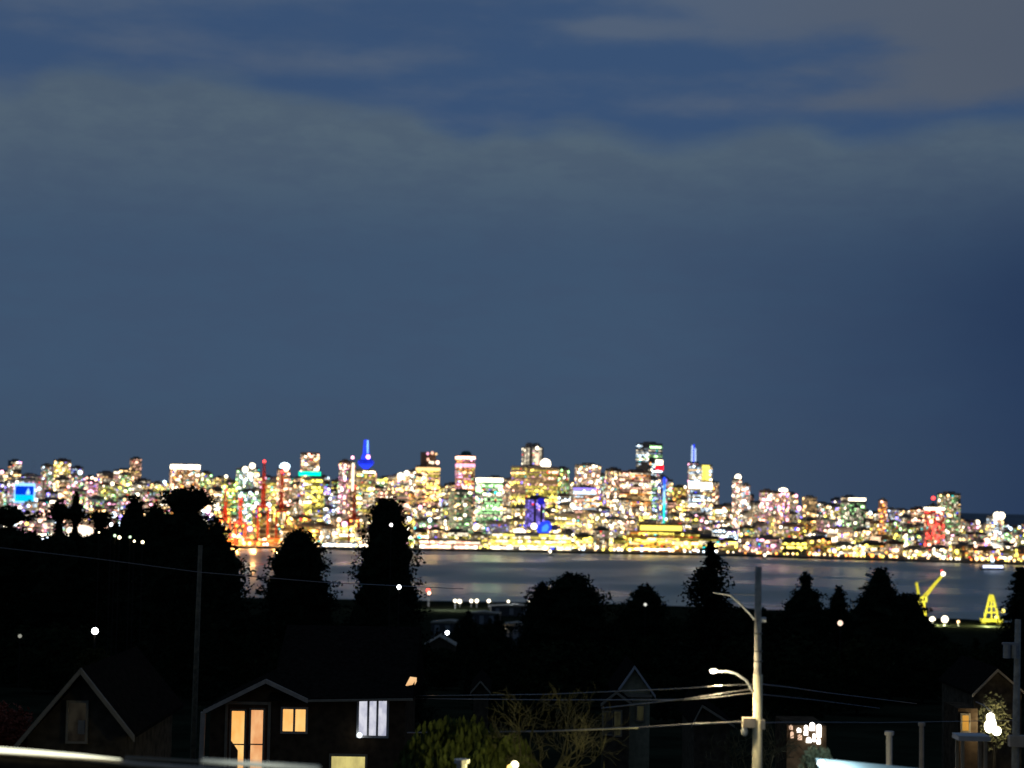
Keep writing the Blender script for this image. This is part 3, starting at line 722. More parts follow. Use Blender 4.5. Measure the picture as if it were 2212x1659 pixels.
port_crane(766, 1055, 3620, 'dark red container crane standing below the blue spire', M_red)
# container stacks, orange lit
r = random.Random(4)
cols = [mat('container_orange', (.45, .16, .04), .6, .5, .2), mat('container_red', (.35, .05, .03), .6, .5, .2), mat('container_grey', (.25, .24, .22), .6, .5, .2)]
for i in range(9):
    px = 478 + i * 15; p = P(px, 1170, 3480 + (i % 3) * 25)
    rt = empty('container_stack', (p.x, p.y, 3.2), .1, 'stack of shipping containers by the orange port lamps, %s from the left' % ORD[i], 'containers', 'container stacks in the port')
    for k in range(r.randint(3, 5)):
        for j in range(1):
            c = MB().box(-6, 6, -1.2, 1.2, k * 2.62, k * 2.62 + 2.58).build('container', r.choice(cols), rt)
for i in range(15):
    lamp(474 + i * 11 + r.uniform(-3, 3), r.uniform(1100, 1172), 3500 + r.uniform(0, 60), r.choice(('orange', 'orange', 'warm', 'pale')), r.choice((2.0, 2.6)), 'port floodlight among the containers, %s from the left' % (ORD[i] if i < 15 else 'last'), 'port floodlights', 3.2)

for px, dd in ((485, 3470), (512, 3465), (550, 3470), (600, 3480)):
    q = P(px, 1150, dd); pl = bpy.data.lights.new('port_floodlight_glow', 'POINT'); pl.energy = 260000; pl.color = (1, .42, .10); pl.shadow_soft_size = 2
    o = bpy.data.objects.new('port_floodlight_glow', pl); col.objects.link(o); o.location = (q.x, dd - 8, 26)
# --- red mast lamp tower / steam --------------------------------------
st = bpy.data.materials.new('steam'); st.use_nodes = True
t = st.node_tree; t.nodes.clear()
o_ = t.nodes.new('ShaderNodeOutputMaterial'); vv = t.nodes.new('ShaderNodeVolumePrincipled'); vv.inputs['Density'].default_value = .012; vv.inputs['Color'].default_value = (.9, .8, .8, 1)
vv.inputs['Emission Strength'].default_value = 0
t.links.new(vv.outputs[0], o_.inputs['Volume'])
p0 = P(70, 1020, 4300)
sp = MB()
for (dx, dz, rr) in ((0, 0, 9), (4, 12, 12), (-2, 24, 14), (6, 38, 10), (14, 52, 8)): sp.ball((dx, 0, dz), rr, seg=12, rings=8)
o = sp.build('steam_plume', st); o.location = (p0.x, 4300, p0.z - 8); tag(o, 'faint pinkish steam plume rising above the blue screen', 'steam', kind='stuff')

# --- boats / barge on the water ---------------------------------------
p = P(2143, 1236, 2900)
bt = empty('lit_ferry', (p.x, 2900, 0), .1, 'brightly lit bluish white ferry on the water near the right edge', 'ferry')
MB().prism([(-17, .2), (-19, 3.2), (19, 3.2), (17, .2)], -5, 5).build('hull', M_hull, bt)
MB().box(-16, 16, -4.4, 4.4, 3.22, 8).build('cabin', M_white, bt)
for i in range(8): MB().box(-15.4 + i * 3.9, -12.2 + i * 3.9, -4.75, -4.42, 4, 7.2).build('window', emit('ferry_glow', (.62, .68, 1), 3.5, 'FRONT') if i == 0 else bpy.data.materials['ferry_glow'], bt)
MB().box(-3, 3, -2.5, 2.5, 8.02, 13).build('wheelhouse', M_white, bt)
MB().tube([(0, 0, 13), (0, 0, 20)], .25, 5).build('mast', M_steel, bt)
MB().ball((0, -2, 15.5), 2.6, seg=10, rings=6).build('mast_light', EM[('cool', 3)], bt)
for i, (px, py) in enumerate(((1188, 1212), (1593, 1250), (1652, 1188))):
    d = 3100 if i == 0 else 2700
    p = P(px, py, d); d = 90 * d / (90 - p.z + 2); 
    if i == 1: continue
    p = P(px, py, 3250)
    bo = empty('small_boat', (p.x, 3250, 0), .1, ('small boat with a white mast light below the blue dome', '', 'small boat with a white lamp near the shore below the pink-lit pair')[i], 'boat', 'small boats near the far shore')
    MB().prism([(-5, .1), (-6.5, 1.8), (6.5, 1.8), (5, .1)], -1.8, 1.8).build('hull', M_white, bo)
    MB().box(-2, 2.5, -1.3, 1.3, 1.82, 4).build('cabin', M_white, bo)
    MB().tube([(0, 0, 4), (0, 0, 6)], .12, 5).build('mast', M_steel, bo)
    MB().ball((0, 0, 8), 2.4, seg=8, rings=5).build('mast_light', EM[('pale', 3)], bo)

# --- shipyard cranes, near shore right --------------------------------
def cyl(rt, name, pts, r0, mt, seg=6): MB().tube(pts, r0, seg).build(name, mt, rt)
d = 1490
p = P(1990, 1318, d); s = d / F
c1 = empty('jib_crane', (p.x, d, 2.5), 0, 'yellow shipyard crane with its jib raised to a lit tip', 'crane', 'yellow shipyard cranes')
zt = P(1990, 1300, d).z - 2.5
for q in (-1, 1):
    for w in (-1, 1): cyl(c1, 'leg', [(q * 3.6, w * 3, 0), (q * 1.6, w * 1.6, zt)], .9, M_craney)
MB().box(-3, 4, -2.4, 2.4, zt, zt + 4).build('machine_house', M_craney, c1)
jt = P(2034, 1244, d); j0 = Vector((1.5, 0, zt + 3)); j1 = Vector((jt.x - p.x, 0, jt.z - 2.5))
for k in (-1.7, 1.7):
    cyl(c1, 'jib_rail', [j0 + Vector((k, k, 0)), j1 + Vector((k * .4, k * .4, 0))], .62, M_craney)
n_ = 12
for k in range(n_):
    a = j0.lerp(j1, k / n_); b = j0.lerp(j1, (k + 1) / n_); q = 1 if k % 2 else -1
    cyl(c1, 'jib_brace', [a + Vector((1.5 * q, 1.5 * q, 0)) * (1 - k / 20), b - Vector((1.4 * q, 1.4 * q, 0)) * (1 - k / 20)], .4, M_craney, 4)
cyl(c1, 'mast', [(-2, 0, zt + 4), (-4, 0, zt + 15)], 1.1, M_craney)
cyl(c1, 'stay', [(-4, 0, zt + 15), tuple(j1)], .16, M_cable, 4)
MB().ball(tuple(j1 + Vector((1, -1, 1.6))), 1.7, seg=10, rings=6).build('jib_tip_lamp', EM[('pale', 3)], c1)
MB().ball(tuple(j1 + Vector((0, 0, 4.0))), .7, seg=8, rings=5).build('warning_lamp', EM[('red', 3)], c1)
p = P(2141, 1338, d)
c2 = empty('gantry_crane', (p.x, d, 2.5), 0, 'yellow A-shaped shipyard crane beside the right edge tree', 'crane', 'yellow shipyard cranes')
zt = P(2141, 1284, d).z - 2.5; zm = P(2141, 1336, d).z - 2.5
for q in (-1, 1):
    cyl(c2, 'frame_leg', [(q * 5.5, -1, zm), (q * 1.0, -1, zt)], .95, M_craney)
    for w in (-1, 1): cyl(c2, 'leg', [(q * 6, w * 4, 0), (q * 5, w * 3, zm)], .6, M_craney)
for zz in (.25, .5, .75):
    ww = 5.5 - 4.8 * zz; MB().box(-ww, ww, -1.3, -.8, zm + (zt - zm) * zz - .6, zm + (zt - zm) * zz + .6).build('cross_bar', M_craney, c2)
cyl(c2, 'frame_post', [(0, -1, zm), (0, -1, zt)], .7, M_craney)
MB().box(-8, 8, -4, 4, zm - 2.5, zm).build('platform', M_craney, c2)
MB().ball((8.5, -3, zm + 6), 1.4, seg=8, rings=5).build('floodlight', EM[('yellow', 3)], c2)
MB().ball((3, -4, zm + 1.2), 1.2, seg=8, rings=5).build('floodlight', EM[('yellow', 3)], c2)
def point(name, loc, power, c, rad=.3, parent=None, spot=None):
    ld = bpy.data.lights.new(name, 'SPOT' if spot else 'POINT'); ld.energy = power; ld.color = c; ld.shadow_soft_size = rad
    if spot: ld.spot_size = spot; ld.spot_blend = .35
    o = bpy.data.objects.new(name, ld); col.objects.link(o); o.location = loc
    if parent: o.parent = parent
    return o
# the yard floodlights that wash the two cranes
q = P(2015, 1350, 1455); point('yard_floodlight_glow', (q.x + 2, 1452, q.z + 2), 110000, (1, .97, .6), 2)
q = P(2130, 1350, 1455); point('yard_floodlight_glow', (q.x, 1450, q.z + 2), 110000, (1, .97, .55), 2)
for (x, y, tn, rad, lb) in ((2014, 1350, 'pale', 2.2, 'left of two white shipyard floodlights under the jib crane'), (2041, 1353, 'pale', 2.6, 'right and larger of two white shipyard floodlights under the jib crane'),
                            (2070, 1357, 'warm', 1.0, 'small warm yard lamp between the two yellow cranes')):
    lamp(x, y, 1450, tn, rad, lb, 'shipyard lamps')

# --- rail yard lights and sheds, near shore centre ----------------------
for i, (x, y, rad) in enumerate(((983, 1298, 1.3), (993, 1299, 1.7), (1018, 1298, 1.4), (1030, 1298, 1.5), (1056, 1298, 1.4), (1098, 1299, 1.0), (1141, 1300, .8), (1150, 1300, .75))):
    lamp(x, y, 1560 + (i * 37 % 40), 'pale', rad, 'white yard lamp beyond the dark centre gap, %s from the left' % ORD[i], 'rail yard lamps in a row')
lamp(925, 1275, 1600, 'red', 1.5, 'red lamp left of the row of white yard lamps', 'rail yard lamps in a row')
lamp(927, 1281, 1590, 'peach', 1.4, 'salmon lamp just under the red one left of the yard lamps', 'rail yard lamps in a row')
for px in (960, 1040, 1110):
    q = P(px, 1300, 1530); point('yard_lamp_glow', (q.x, 1535, 15), 30000, (.9, .95, 1), 2)
for i, (x0, x1, y, d, lab) in enumerate(((935, 1010, 1345, 1180, 'low pale-roofed warehouse at the left of the centre gap'), (1085, 1150, 1350, 1050, 'low warehouse with a pale eave at the right of the centre gap'), (1010, 1080, 1325, 1350, 'grey flat shed behind the centre treetops'), (1060, 1160, 1310, 1480, 'long dim shed below the white yard lamps'))):
    p = P((x0 + x1) / 2, y, d); W = (x1 - x0) * d / F; z0 = gz(p.x, d)
    rt = empty('warehouse', (p.x, d, z0), r.uniform(-.1, .1), lab, 'warehouse')
    h = max(4, p.z - z0)
    MB().box(-W / 2, W / 2, -8, 8, 0, h).build('wall', MW['dark'], rt)
    MB().prism([(-W / 2 - .5, h + .02), (W / 2 + .5, h + .02), (W / 2 + .5, h + .5), (0, h + 1.8), (-W / 2 - .5, h + .5)], -8.6, 8.6).build('roof', M_trim_d, rt)
    for k in range(3): MB().box(-W * .4 + k * W * .3, -W * .4 + k * W * .3 + 3, -8.3, -8.01, 1, h - 1.2).build('door', M_steel, rt)
    if i == 1: MB().ball((-W * .35, -9.4, h - 1.5), .7, seg=8, rings=5).build('wall_lamp', EM[('pale', 3)], rt)

# ------------------------------------------------------------------ trees
def clump(mb, r, p, s, up=0.0):
    a = Vector((r.gauss(0, 1), r.gauss(0, 1), r.gauss(0, .6) - up)).normalized()
    b = a.cross(Vector((r.gauss(0, 1), r.gauss(0, 1), r.gauss(0, 1)))).normalized()
    l = s * r.uniform(.6, 1.3); w = s * r.uniform(.35, .7)
    mb.face([p - a * l * .5, p + b * w * .5, p + a * l * .5, p - b * w * .5])
def tree_meshes(prof, H, style, r, dens=1.0, leaf=.5):
    """prof: (height 0..H, radius) from top down"""
    prof = sorted((h, rad) for h, rad in prof)
    def R(h): return interp(prof, h)
    tr = MB(); tr.tube([(0, 0, -1.5), (0, 0, H * .3), (.1, 0, H * .7), (0, 0, H * .97)], [H * .022, H * .017, H * .009, .05], 7)
    cr = MB()
    h0 = H * .12; top = prof[-1][0]
    ph = [r.uniform(0, 6.28) for _ in range(6)]
    def lump(a, h): return 1 + .12 * math.sin(3 * a + h * 1.1 + ph[0]) + .11 * math.sin(5 * a - h * 2.0 + ph[1]) + .10 * math.sin(h * 3.1 + ph[2] + 2 * a) + .08 * math.sin(h * 6.3 + ph[3] - 3 * a)
    if style == 'ragged':
        h = h0
        while h < top - .15:
            n = 7 if h < top * .8 else 5
            for k in range(n):
                a = r.uniform(0, 6.28); Ln = R(h) * r.uniform(.6, 1.25) + .1
                rise = r.uniform(-.25, .1)
                p1 = Vector((math.cos(a) * Ln, math.sin(a) * Ln, h + Ln * rise))
                tr.tube([(0, 0, h), p1 * .98 + Vector((0, 0, h * .02))], [.05, .015], 3, cap=False)
                m_ = int((5 + Ln * 7) * dens)
                for q in range(m_):
                    f = (q + r.random()) / m_
                    p = Vector((0, 0, h)).lerp(p1, f) + Vector((r.gauss(0, .12), r.gauss(0, .12), -abs(r.gauss(0, .16)) - .15 * Ln * f * f)) * (1 + Ln * .25)
                    clump(cr, r, p, leaf * (.9 + .9 * (1 - f)), .3)
            h += r.uniform(.28, .5)
    else:
        area = 0; hs = []
        k = 60
        for i in range(k):
            h = h0 + (top - h0) * (i + .5) / k; hs.append((h, R(h) + .15)); area += (R(h) + .15)
        n = int(area / k * (top - h0) * 62 * dens * (.5 / leaf) ** 1.2)
        mx = max(q[1] for q in prof) + .2
        for i in range(n):
            while True:
                h = h0 + (top - h0) * r.random()
                if r.random() < (R(h) + .2) / mx: break
            a = r.uniform(0, 6.283); f = .25 + .75 * r.random() ** .5
            rr = R(h) * lump(a, h) * f * .97
            p = Vector((math.cos(a) * rr, math.sin(a) * rr, h + r.gauss(0, .15)))
            clump(cr, r, p, leaf * (1.9 if f < .6 else 1.35 if f < .85 else .85), .2)
        seg = 9; nr = 16; b0 = len(cr.v)
        for i in range(nr + 1):
            h = h0 + (top - h0 - .3) * i / nr
            for k in range(seg):
                a = 6.283 * k / seg; q = max(.05, R(h) * (.8 if style == 'dense' else .74) * lump(a, h) - .1)
                cr.v.append((math.cos(a) * q, math.sin(a) * q, h))
        for i in range(nr):
            for k in range(seg):
                a = b0 + i * seg + k; b = b0 + i * seg + (k + 1) % seg
                cr.f.append((a, b, b + seg, a + seg)); cr.m.append(0)
        for i in range(int(34 + (top - h0) * 9)):      # tufts at the branch ends break the outline
            while True:
                h = h0 + (top - h0) * r.random()
                if r.random() < (R(h) + .2) / mx: break
            a = r.uniform(0, 6.283); rr = (R(h) + .15) * lump(a, h) * r.uniform(.72, 1.16 if style == 'broad' else 1.04)
            c = Vector((math.cos(a) * rr, math.sin(a) * rr, h)); sg = leaf * r.uniform(.5, 1.1) * min(1, .35 + R(h) * .5)
            for q in range(int(14 * dens)):
                clump(cr, r, c + Vector((r.gauss(0, sg), r.gauss(0, sg), r.gauss(0, sg * .45))), leaf * r.uniform(.7, 1.2), .1)
        for i in range(26):     # limbs
            h = H * r.uniform(.2, .85); a = r.uniform(0, 6.28); q = R(h) * .75
            tr.tube([(0, 0, h - q * .25), (math.cos(a) * q * .5, math.sin(a) * q * .5, h), (math.cos(a) * q, math.sin(a) * q, h + q * .12)], [.11, .07, .02], 4, cap=False)
    return tr, cr
def hero_tree(name, label, cx, d, prof, style='dense', leaf=.5, dens=1.0, lm=None, group=None):
    s = d / F
    pt = P(cx, prof[0][0], d); zg = gz(pt.x, d); H = pt.z - zg
    pr = [(P(cx, y, d).z - zg, hw * s) for y, hw in prof]
    pr.append((0, prof[-1][1] * s * .9))
    r = random.Random(int(cx * 3 + d))
    tr, cr = tree_meshes(pr, H, style, r, dens, leaf)
    rt = empty(name, (pt.x, d, zg), 0, label, 'tree', group)
    tr.build('trunk', M_bark, rt); cr.build('crown', lm or M_leaf, rt)
    return rt
hero_tree('sequoia_tree', 'dark rounded conifer with a blunt top, in front of the port lights', 647, 210, [(1145, 9), (1153, 26), (1170, 42), (1200, 58), (1240, 70), (1290, 78), (1360, 84), (1440, 88)], 'dense', .5, 1.15)
hero_tree('sequoia_tree', 'tall dark square-headed conifer rising over the shoreline left of centre', 838, 200, [(1076, 20), (1092, 30), (1106, 42), (1130, 45), (1150, 52), (1175, 56), (1200, 64), (1250, 70), (1290, 76), (1330, 88), (1400, 104), (1450, 110)], 'dense', .45, 1.2)
hero_tree('cedar_tree', 'dark layered tree at the far left edge with lights showing under its crown', 20, 230, [(1094, 12), (1106, 50), (1118, 74), (1122, 24), (1128, 6), (1140, 6), (1152, 90), (1180, 120), (1340, 140)], 'broad', .5, 1.0)
hero_tree('pine_tree', 'dark flat-crowned tree just right of below the blue screen', 130, 225, [(1084, 8), (1094, 24), (1108, 31), (1118, 30), (1126, 9), (1148, 6), (1172, 50), (1260, 90), (1340, 100)], 'broad', .45, 1.0)
hero_tree('fir_tree', 'thin dark spike-topped tree in front of the arena glow', 165, 228, [(1062, 2), (1078, 8), (1095, 11), (1106, 22), (1117, 26), (1124, 8), (1150, 5), (1174, 50), (1340, 90)], 'dense', .4, 1.2)
hero_tree('pine_tree', 'small dark flat-topped tree right of the arena glow', 216, 232, [(1105, 14), (1113, 34), (1122, 36), (1130, 16), (1150, 14), (1166, 50), (1250, 80), (1340, 90)], 'broad', .45, 1.0)
hero_tree('cedar_tree', 'low rounded dark tree between the small flat-topped tree and slim fir', 256, 240, [(1134, 12), (1148, 36), (1170, 52), (1250, 90), (1340, 100)], 'broad', .5, .9)
hero_tree('fir_tree', 'slim dark fir standing just left of the big flat-topped pine', 292, 215, [(1070, 4), (1080, 13), (1098, 22), (1118, 34), (1150, 48), (1190, 64), (1320, 90)], 'broad', .45, 1.1)
hero_tree('broadleaf_tree', 'dark tree filling the space between the slim fir and the flat-topped pine', 338, 222, [(1092, 10), (1104, 26), (1125, 40), (1160, 52), (1200, 64), (1320, 90)], 'broad', .5, 1.0)
hero_tree('pine_tree', 'big dark flat-topped pine below the band-crowned block', 402, 200, [(1054, 20), (1062, 54), (1076, 64), (1088, 56), (1096, 26), (1106, 30), (1116, 62), (1150, 76), (1200, 98), (1260, 118), (1430, 140)], 'broad', .45, 1.1)
hero_tree('maple_tree', 'dark tree sloping down to the lit water, left of the blunt conifer', 470, 190, [(1126, 8), (1146, 20), (1172, 36), (1190, 52), (1230, 64), (1290, 76), (1340, 92), (1420, 110)], 'broad', .5, 1.0)
hero_tree('broadleaf_tree', 'bushy dark tree right of the centre gap', 1236, 260, [(1238, 14), (1250, 38), (1268, 58), (1300, 80), (1350, 96), (1430, 110)], 'broad', .55, 1.0)
hero_tree('broadleaf_tree', 'small dark shrubby tree at the right side of the centre gap', 1172, 280, [(1262, 8), (1275, 22), (1300, 36), (1350, 52), (1420, 60)], 'broad', .5, 1.0)
hero_tree('broadleaf_tree', 'low dark round tree between the bushy tree and the tall ragged fir', 1394, 270, [(1262, 8), (1274, 26), (1296, 42), (1330, 60), (1420, 72)], 'broad', .5, 1.0)
hero_tree('fir_tree', 'ragged fir with a bare pointed tip, left of the wooden lamp pole', 1536, 180, [(1160, 1.5), (1185, 5), (1200, 18), (1215, 34), (1240, 48), (1280, 58), (1330, 68), (1440, 84)], 'ragged', .42, 1.7)
hero_tree('broadleaf_tree', 'dark spreading tree behind the wooden lamp pole', 1640, 250, [(1318, 14), (1330, 40), (1350, 60), (1430, 80)], 'broad', .5, 1.0)
hero_tree('fir_tree', 'knob-topped dark conifer, first right of the wooden lamp pole', 1741, 260, [(1238, 5), (1246, 13), (1258, 14), (1268, 12), (1284, 28), (1310, 50), (1340, 62), (1430, 74)], 'dense', .45, 1.2)
hero_tree('cypress_tree', 'thin dark spindle-shaped tree between two larger conifers on the right', 1812, 265, [(1267, 6), (1280, 12), (1300, 18), (1330, 26), (1420, 36)], 'dense', .4, 1.3)
hero_tree('fir_tree', 'tall dark conifer left of the yellow jib crane', 1902, 250, [(1226, 8), (1238, 20), (1256, 24), (1272, 34), (1290, 50), (1320, 66), (1430, 88)], 'dense', .45, 1.2)
hero_tree('broadleaf_tree', 'dark bushy tree at the foot of the yellow jib crane', 1962, 262, [(1282, 12), (1296, 28), (1318, 42), (1340, 52), (1430, 66)], 'broad', .5, 1.1)
hero_tree('fir_tree', 'dark ragged tree cut by the right edge of the view', 2204, 235, [(1222, 5), (1250, 22), (1280, 32), (1310, 44), (1360, 54), (1430, 62)], 'ragged', .5, 1.3)

# filler trees of the slope: four kinds, copied
protos = []
for i, (sty, pr) in enumerate((('dense', [(10, .2), (8.5, 1.0), (6, 2.0), (3, 2.6), (1, 2.6)]), ('ragged', [(10, .1), (8, .9), (5, 1.9), (2, 2.7), (1, 2.8)]),
                               ('broad', [(10, .8), (9, 2.2), (7, 3.2), (4, 3.6), (1.5, 3)]), ('broad', [(10, .5), (9, 1.8), (6, 2.6), (3, 3.4), (1, 3.2)]))):
    tr, cr = tree_meshes([(h, w) for h, w in pr], 10, sty, random.Random(50 + i), 1.0, .5)
    protos.append((tr.mesh('trunk', M_bark), cr.mesh('crown', M_leaf if i < 2 else M_leaf2)))
def filler(x, y, d, k, label='black tree in the dark mass of trees on the slope', group='dark trees on the slope'):
    p = P(x, y, d); zg = gz(p.x, d); s = max(.3, (p.z - zg) / 10)
    rt = empty('slope_tree', (p.x, d, zg - .3), 0, label, 'tree', group)
    rt.rotation_euler.z = RNG.uniform(0, 6.28)
    w = RNG.uniform(.95, 1.35)
    rt.scale = (s * w, s * w, s)
    for nm, me in zip(('trunk', 'crown'), protos[k]):
        o = bpy.data.objects.new(nm, me); col.objects.link(o); o.parent = rt
FT = [(-20, 1230), (140, 1240), (300, 1240), (520, 1300), (560, 1330), (740, 1340), (900, 1385), (930, 1400), (1150, 1395), (1180, 1345), (1450, 1318), (1600, 1322), (1700, 1312), (1930, 1314), (1985, 1335), (2040, 1372), (2120, 1378), (2230, 1360)]
x = -10
while x < 2230:
    filler(x, interp(FT, x) + RNG.uniform(-8, 16), RNG.uniform(300, 430), RNG.choice((0, 1, 2, 3, 2)))
    x += RNG.uniform(38, 58)
x = -10
while x < 2230:
    filler(x, interp(FT, x) * .35 + 1400 * .65 + RNG.uniform(-6, 14), RNG.uniform(150, 230), RNG.choice((0, 2, 3)))
    x += RNG.uniform(55, 80)
for (x, y, d) in ((1013, 1320, 900), (1058, 1338, 820), (1075, 1330, 700), (988, 1345, 760), (945, 1362, 700), (1130, 1362, 620), (1095, 1372, 560), (1030, 1368, 600)):
    filler(x, y, d, RNG.choice((0, 1)), 'thin dark conifer rising in the centre gap, %s of eight from the left' % ORD[[945, 988, 1013, 1030, 1058, 1075, 1095, 1130].index(x)], 'thin conifers in the centre gap')

# ------------------------------------------------------------------ houses near the camera
def bx(name, mt, parent, x0, x1, y0, y1, z0, z1):
    return MB().box(x0, x1, y0, y1, z0, z1).build(name, mt, parent)
class Local:
    """converts picture points to metres in a house's own front plane"""
    def __init__(s, cx, d):
        p = P(cx, 1300, d); s.d = d; s.ox = p.x; s.zg = gz(p.x, d)
    def pt(s, x, y):
        p = P(x, y, s.d); return p.x - s.ox, p.z - s.zg
def window(parent, lc, x0, y0, x1, y1, glass, frame=M_trim, bars=1, y=-.02, name='window', fr=.09, hbars=0):
    a = lc.pt(x0, y1); b = lc.pt(x1, y0)
    X0, Z0, X1, Z1 = a[0], a[1], b[0], b[1]
    w = MB()
    w.box(X0 - fr, X1 + fr, y - .10, y, Z0 - fr, Z0).box(X0 - fr, X1 + fr, y - .10, y, Z1, Z1 + fr)
    w.box(X0 - fr, X0, y - .10, y, Z0 + .001, Z1 - .001).box(X1, X1 + fr, y - .10, y, Z0 + .001, Z1 - .001)
    fo = w.build(name, frame, parent)
    n = bars + 1; mw = .045
    for i in range(n):
        u0 = X0 + (X1 - X0) * i / n + (mw if i else 0); u1 = X0 + (X1 - X0) * (i + 1) / n - (mw if i < n - 1 else 0)
        bx('pane', glass, fo, u0, u1, y - .05, y - .02, Z0 + .005, Z1 - .005)
    for i in range(1, n):
        u = X0 + (X1 - X0) * i / n
        bx('mullion', frame, fo, u - mw + .002, u + mw - .002, y - .09, y - .01, Z0 + .002, Z1 - .002)
    return fo
def glassmat(name, c, s, c2=None, sc_=2.0):
    k = bpy.data.materials.new(name); k.use_nodes = True
    t = k.node_tree; t.nodes.clear()
    g = t.nodes.new('ShaderNodeTexCoord'); mp = t.nodes.new('ShaderNodeMapping'); mp.inputs['Scale'].default_value = (1, 1, .5)
    n = t.nodes.new('ShaderNodeTexNoise'); n.inputs['Scale'].default_value = sc_; n.inputs['Detail'].default_value = 3
    r = t.nodes.new('ShaderNodeValToRGB'); r.color_ramp.elements[0].position = .38; r.color_ramp.elements[1].position = .62
    r.color_ramp.elements[0].color = (*(c2 or c), 1); r.color_ramp.elements[1].color = (*c, 1)
    e = t.nodes.new('ShaderNodeEmission'); e.inputs[1].default_value = s; o = t.nodes.new('ShaderNodeOutputMaterial')
    L_ = t.links.new; L_(g.outputs['Object'], mp.inputs[0]); L_(mp.outputs[0], n.inputs[0]); L_(n.outputs['Fac'], r.inputs[0]); L_(r.outputs[0], e.inputs[0]); L_(e.outputs[0], o.inputs[0])
    return k
G_orange = glassmat('orange_room_light', (1, .60, .20), 1.1, (1, .44, .11))
G_orange2 = glassmat('dim_orange_room_light', (1, .56, .25), 1.0, (.82, .36, .14))
G_lav = glassmat('white_room_light', (.72, .72, .80), 1.0, (.42, .43, .55), 3)
G_yel = glassmat('yellow_blind_light', (.85, .72, .25), .85, (.6, .5, .18), 3)
G_dim = glassmat('dim_window', (.016, .014, .010), 1.0, (.006, .005, .004), 3)
G_dim2 = glassmat('dim_window_olive', (.02, .02, .010), 1.0, (.010, .010, .006), 3)

# --- house with the orange french doors
lc = Local(660, 75)
hs = empty('gabled_house', (lc.ox, 75, lc.zg), 0, 'house with lit orange french doors and a white-lit window on its upper floor', 'house')
pk = lc.pt(578, 1470); le = lc.pt(447, 1534); re = lc.pt(668, 1510); wr = lc.pt(876, 1512); wl = lc.pt(452, 1534)
MB().prism([(wl[0], 0), (wr[0], 0), (wr[0], wr[1]), (re[0], re[1] - .02), (pk[0], pk[1] - .12), (wl[0] + .05, wl[1] - .05)], 0, 8).build('wall', M_darkwall, hs)
def slab(parent, name, a, b, y0, y1, th, mt):
    (x0, z0), (x1, z1) = a, b
    return MB().prism([(x0, z0), (x1, z1), (x1, z1 + th), (x0, z0 + th)], y0, y1).build(name, mt, parent)
slab(hs, 'roof_slope', le, pk, -.5, 6, .12, M_roof); slab(hs, 'roof_slope', (pk[0] + .01, pk[1]), re, -.5, 6, .12, M_roof)
slab(hs, 'barge_board', (le[0] - .05, le[1] - .1), (pk[0], pk[1] - .06), -.62, -.51, .17, M_trim)
slab(hs, 'barge_board', (pk[0] + .01, pk[1] - .06), (re[0], re[1] - .1), -.62, -.51, .17, M_trim)
a = lc.pt(441, 1536); b = lc.pt(436, 1680)
MB().prism([(b[0] - .06, b[1]), (b[0] + .12, b[1]), (a[0] + .14, a[1] + .02), (a[0] - .04, a[1] + .02)], -.6, -.4).build('porch_post', M_trim, hs)
e0 = lc.pt(668, 1510); e1 = lc.pt(893, 1507)
MB().prism([(e0[0], e0[1] - .06), (e1[0], e1[1] - .06), (e1[0], e1[1] + .02), (e0[0], e0[1] + .02)], -.55, -.45).build('gutter', M_trim_d, hs)
rz = lc.pt(700, 1425)[1]
mb = MB(); mb.v += [(re[0] - 1.5, -.45, re[1] + .03), (e1[0], -.45, e1[1] + .03), (e1[0], 5.0, rz + 1.0), (re[0] - 1.5, 5.0, rz + 1.0), (re[0] - 1.5, -.45, re[1] - .05), (e1[0], -.45, e1[1] - .05), (e1[0], 9.5, re[1] - .05), (re[0] - 1.5, 9.5, re[1] - .05)]
for f in ((0, 1, 2, 3), (4, 7, 6, 5), (0, 4, 5, 1), (1, 5, 6, 2), (3, 2, 6, 7), (0, 3, 7, 4)): mb.f.append(f); mb.m.append(0)
mb.build('roof', M_roof, hs)
# door group
dr = window(hs, lc, 490, 1522, 580, 1668, M_darkwall, M_trim_d, bars=0, name='door_frame', fr=.11)
for i, (x0, x1, gm) in enumerate(((499, 530, G_orange), (541, 570, G_orange2))):
    dd = window(hs, lc, x0, 1535 - i * 2, x1, 1662, gm, M_trim_d, bars=0, y=-.10, name='french_door', fr=.07)
    q0 = lc.pt(x0, 1608); q1 = lc.pt(x1, 1608)
    bx('glazing_bar', M_trim_d, dd, q0[0], q1[0], -.17, -.155, q0[1], q0[1] + .05)
    q = lc.pt(536, 1612 + i)
    bx('handle', MW['dark'], dd, q[0] - .04 + i * .09, q[0] + .03 + i * .09, -.24, -.19, q[1] - .1, q[1] + .08)
cur = lc.pt(499, 1600); cu2 = lc.pt(514, 1662)
MB().prism([(cur[0], cur[1]), (cur[0] + .05, cur[1]), (cu2[0], cur[1] - .35), (cu2[0], cu2[1]), (cur[0], cu2[1])], -.158, -.151).build('curtain', mat('brown_curtain', (.2, .1, .05), .9, 4, .3), hs)
window(hs, lc, 611, 1532, 661, 1579, G_orange, M_trim, bars=1)
window(hs, lc, 775, 1513, 836, 1588, G_lav, M_white, bars=2)
window(hs, lc, 716, 1634, 789, 1664, G_yel, M_trim_d, bars=0, name='lower_window')
q = lc.pt(778, 1586); MB().ball((q[0], -.3, q[1]), .11, seg=12, rings=8).build('white_wall_lantern', emit('lantern_white', (.85, .93, 1), 2.0, 'FRONT'), hs)
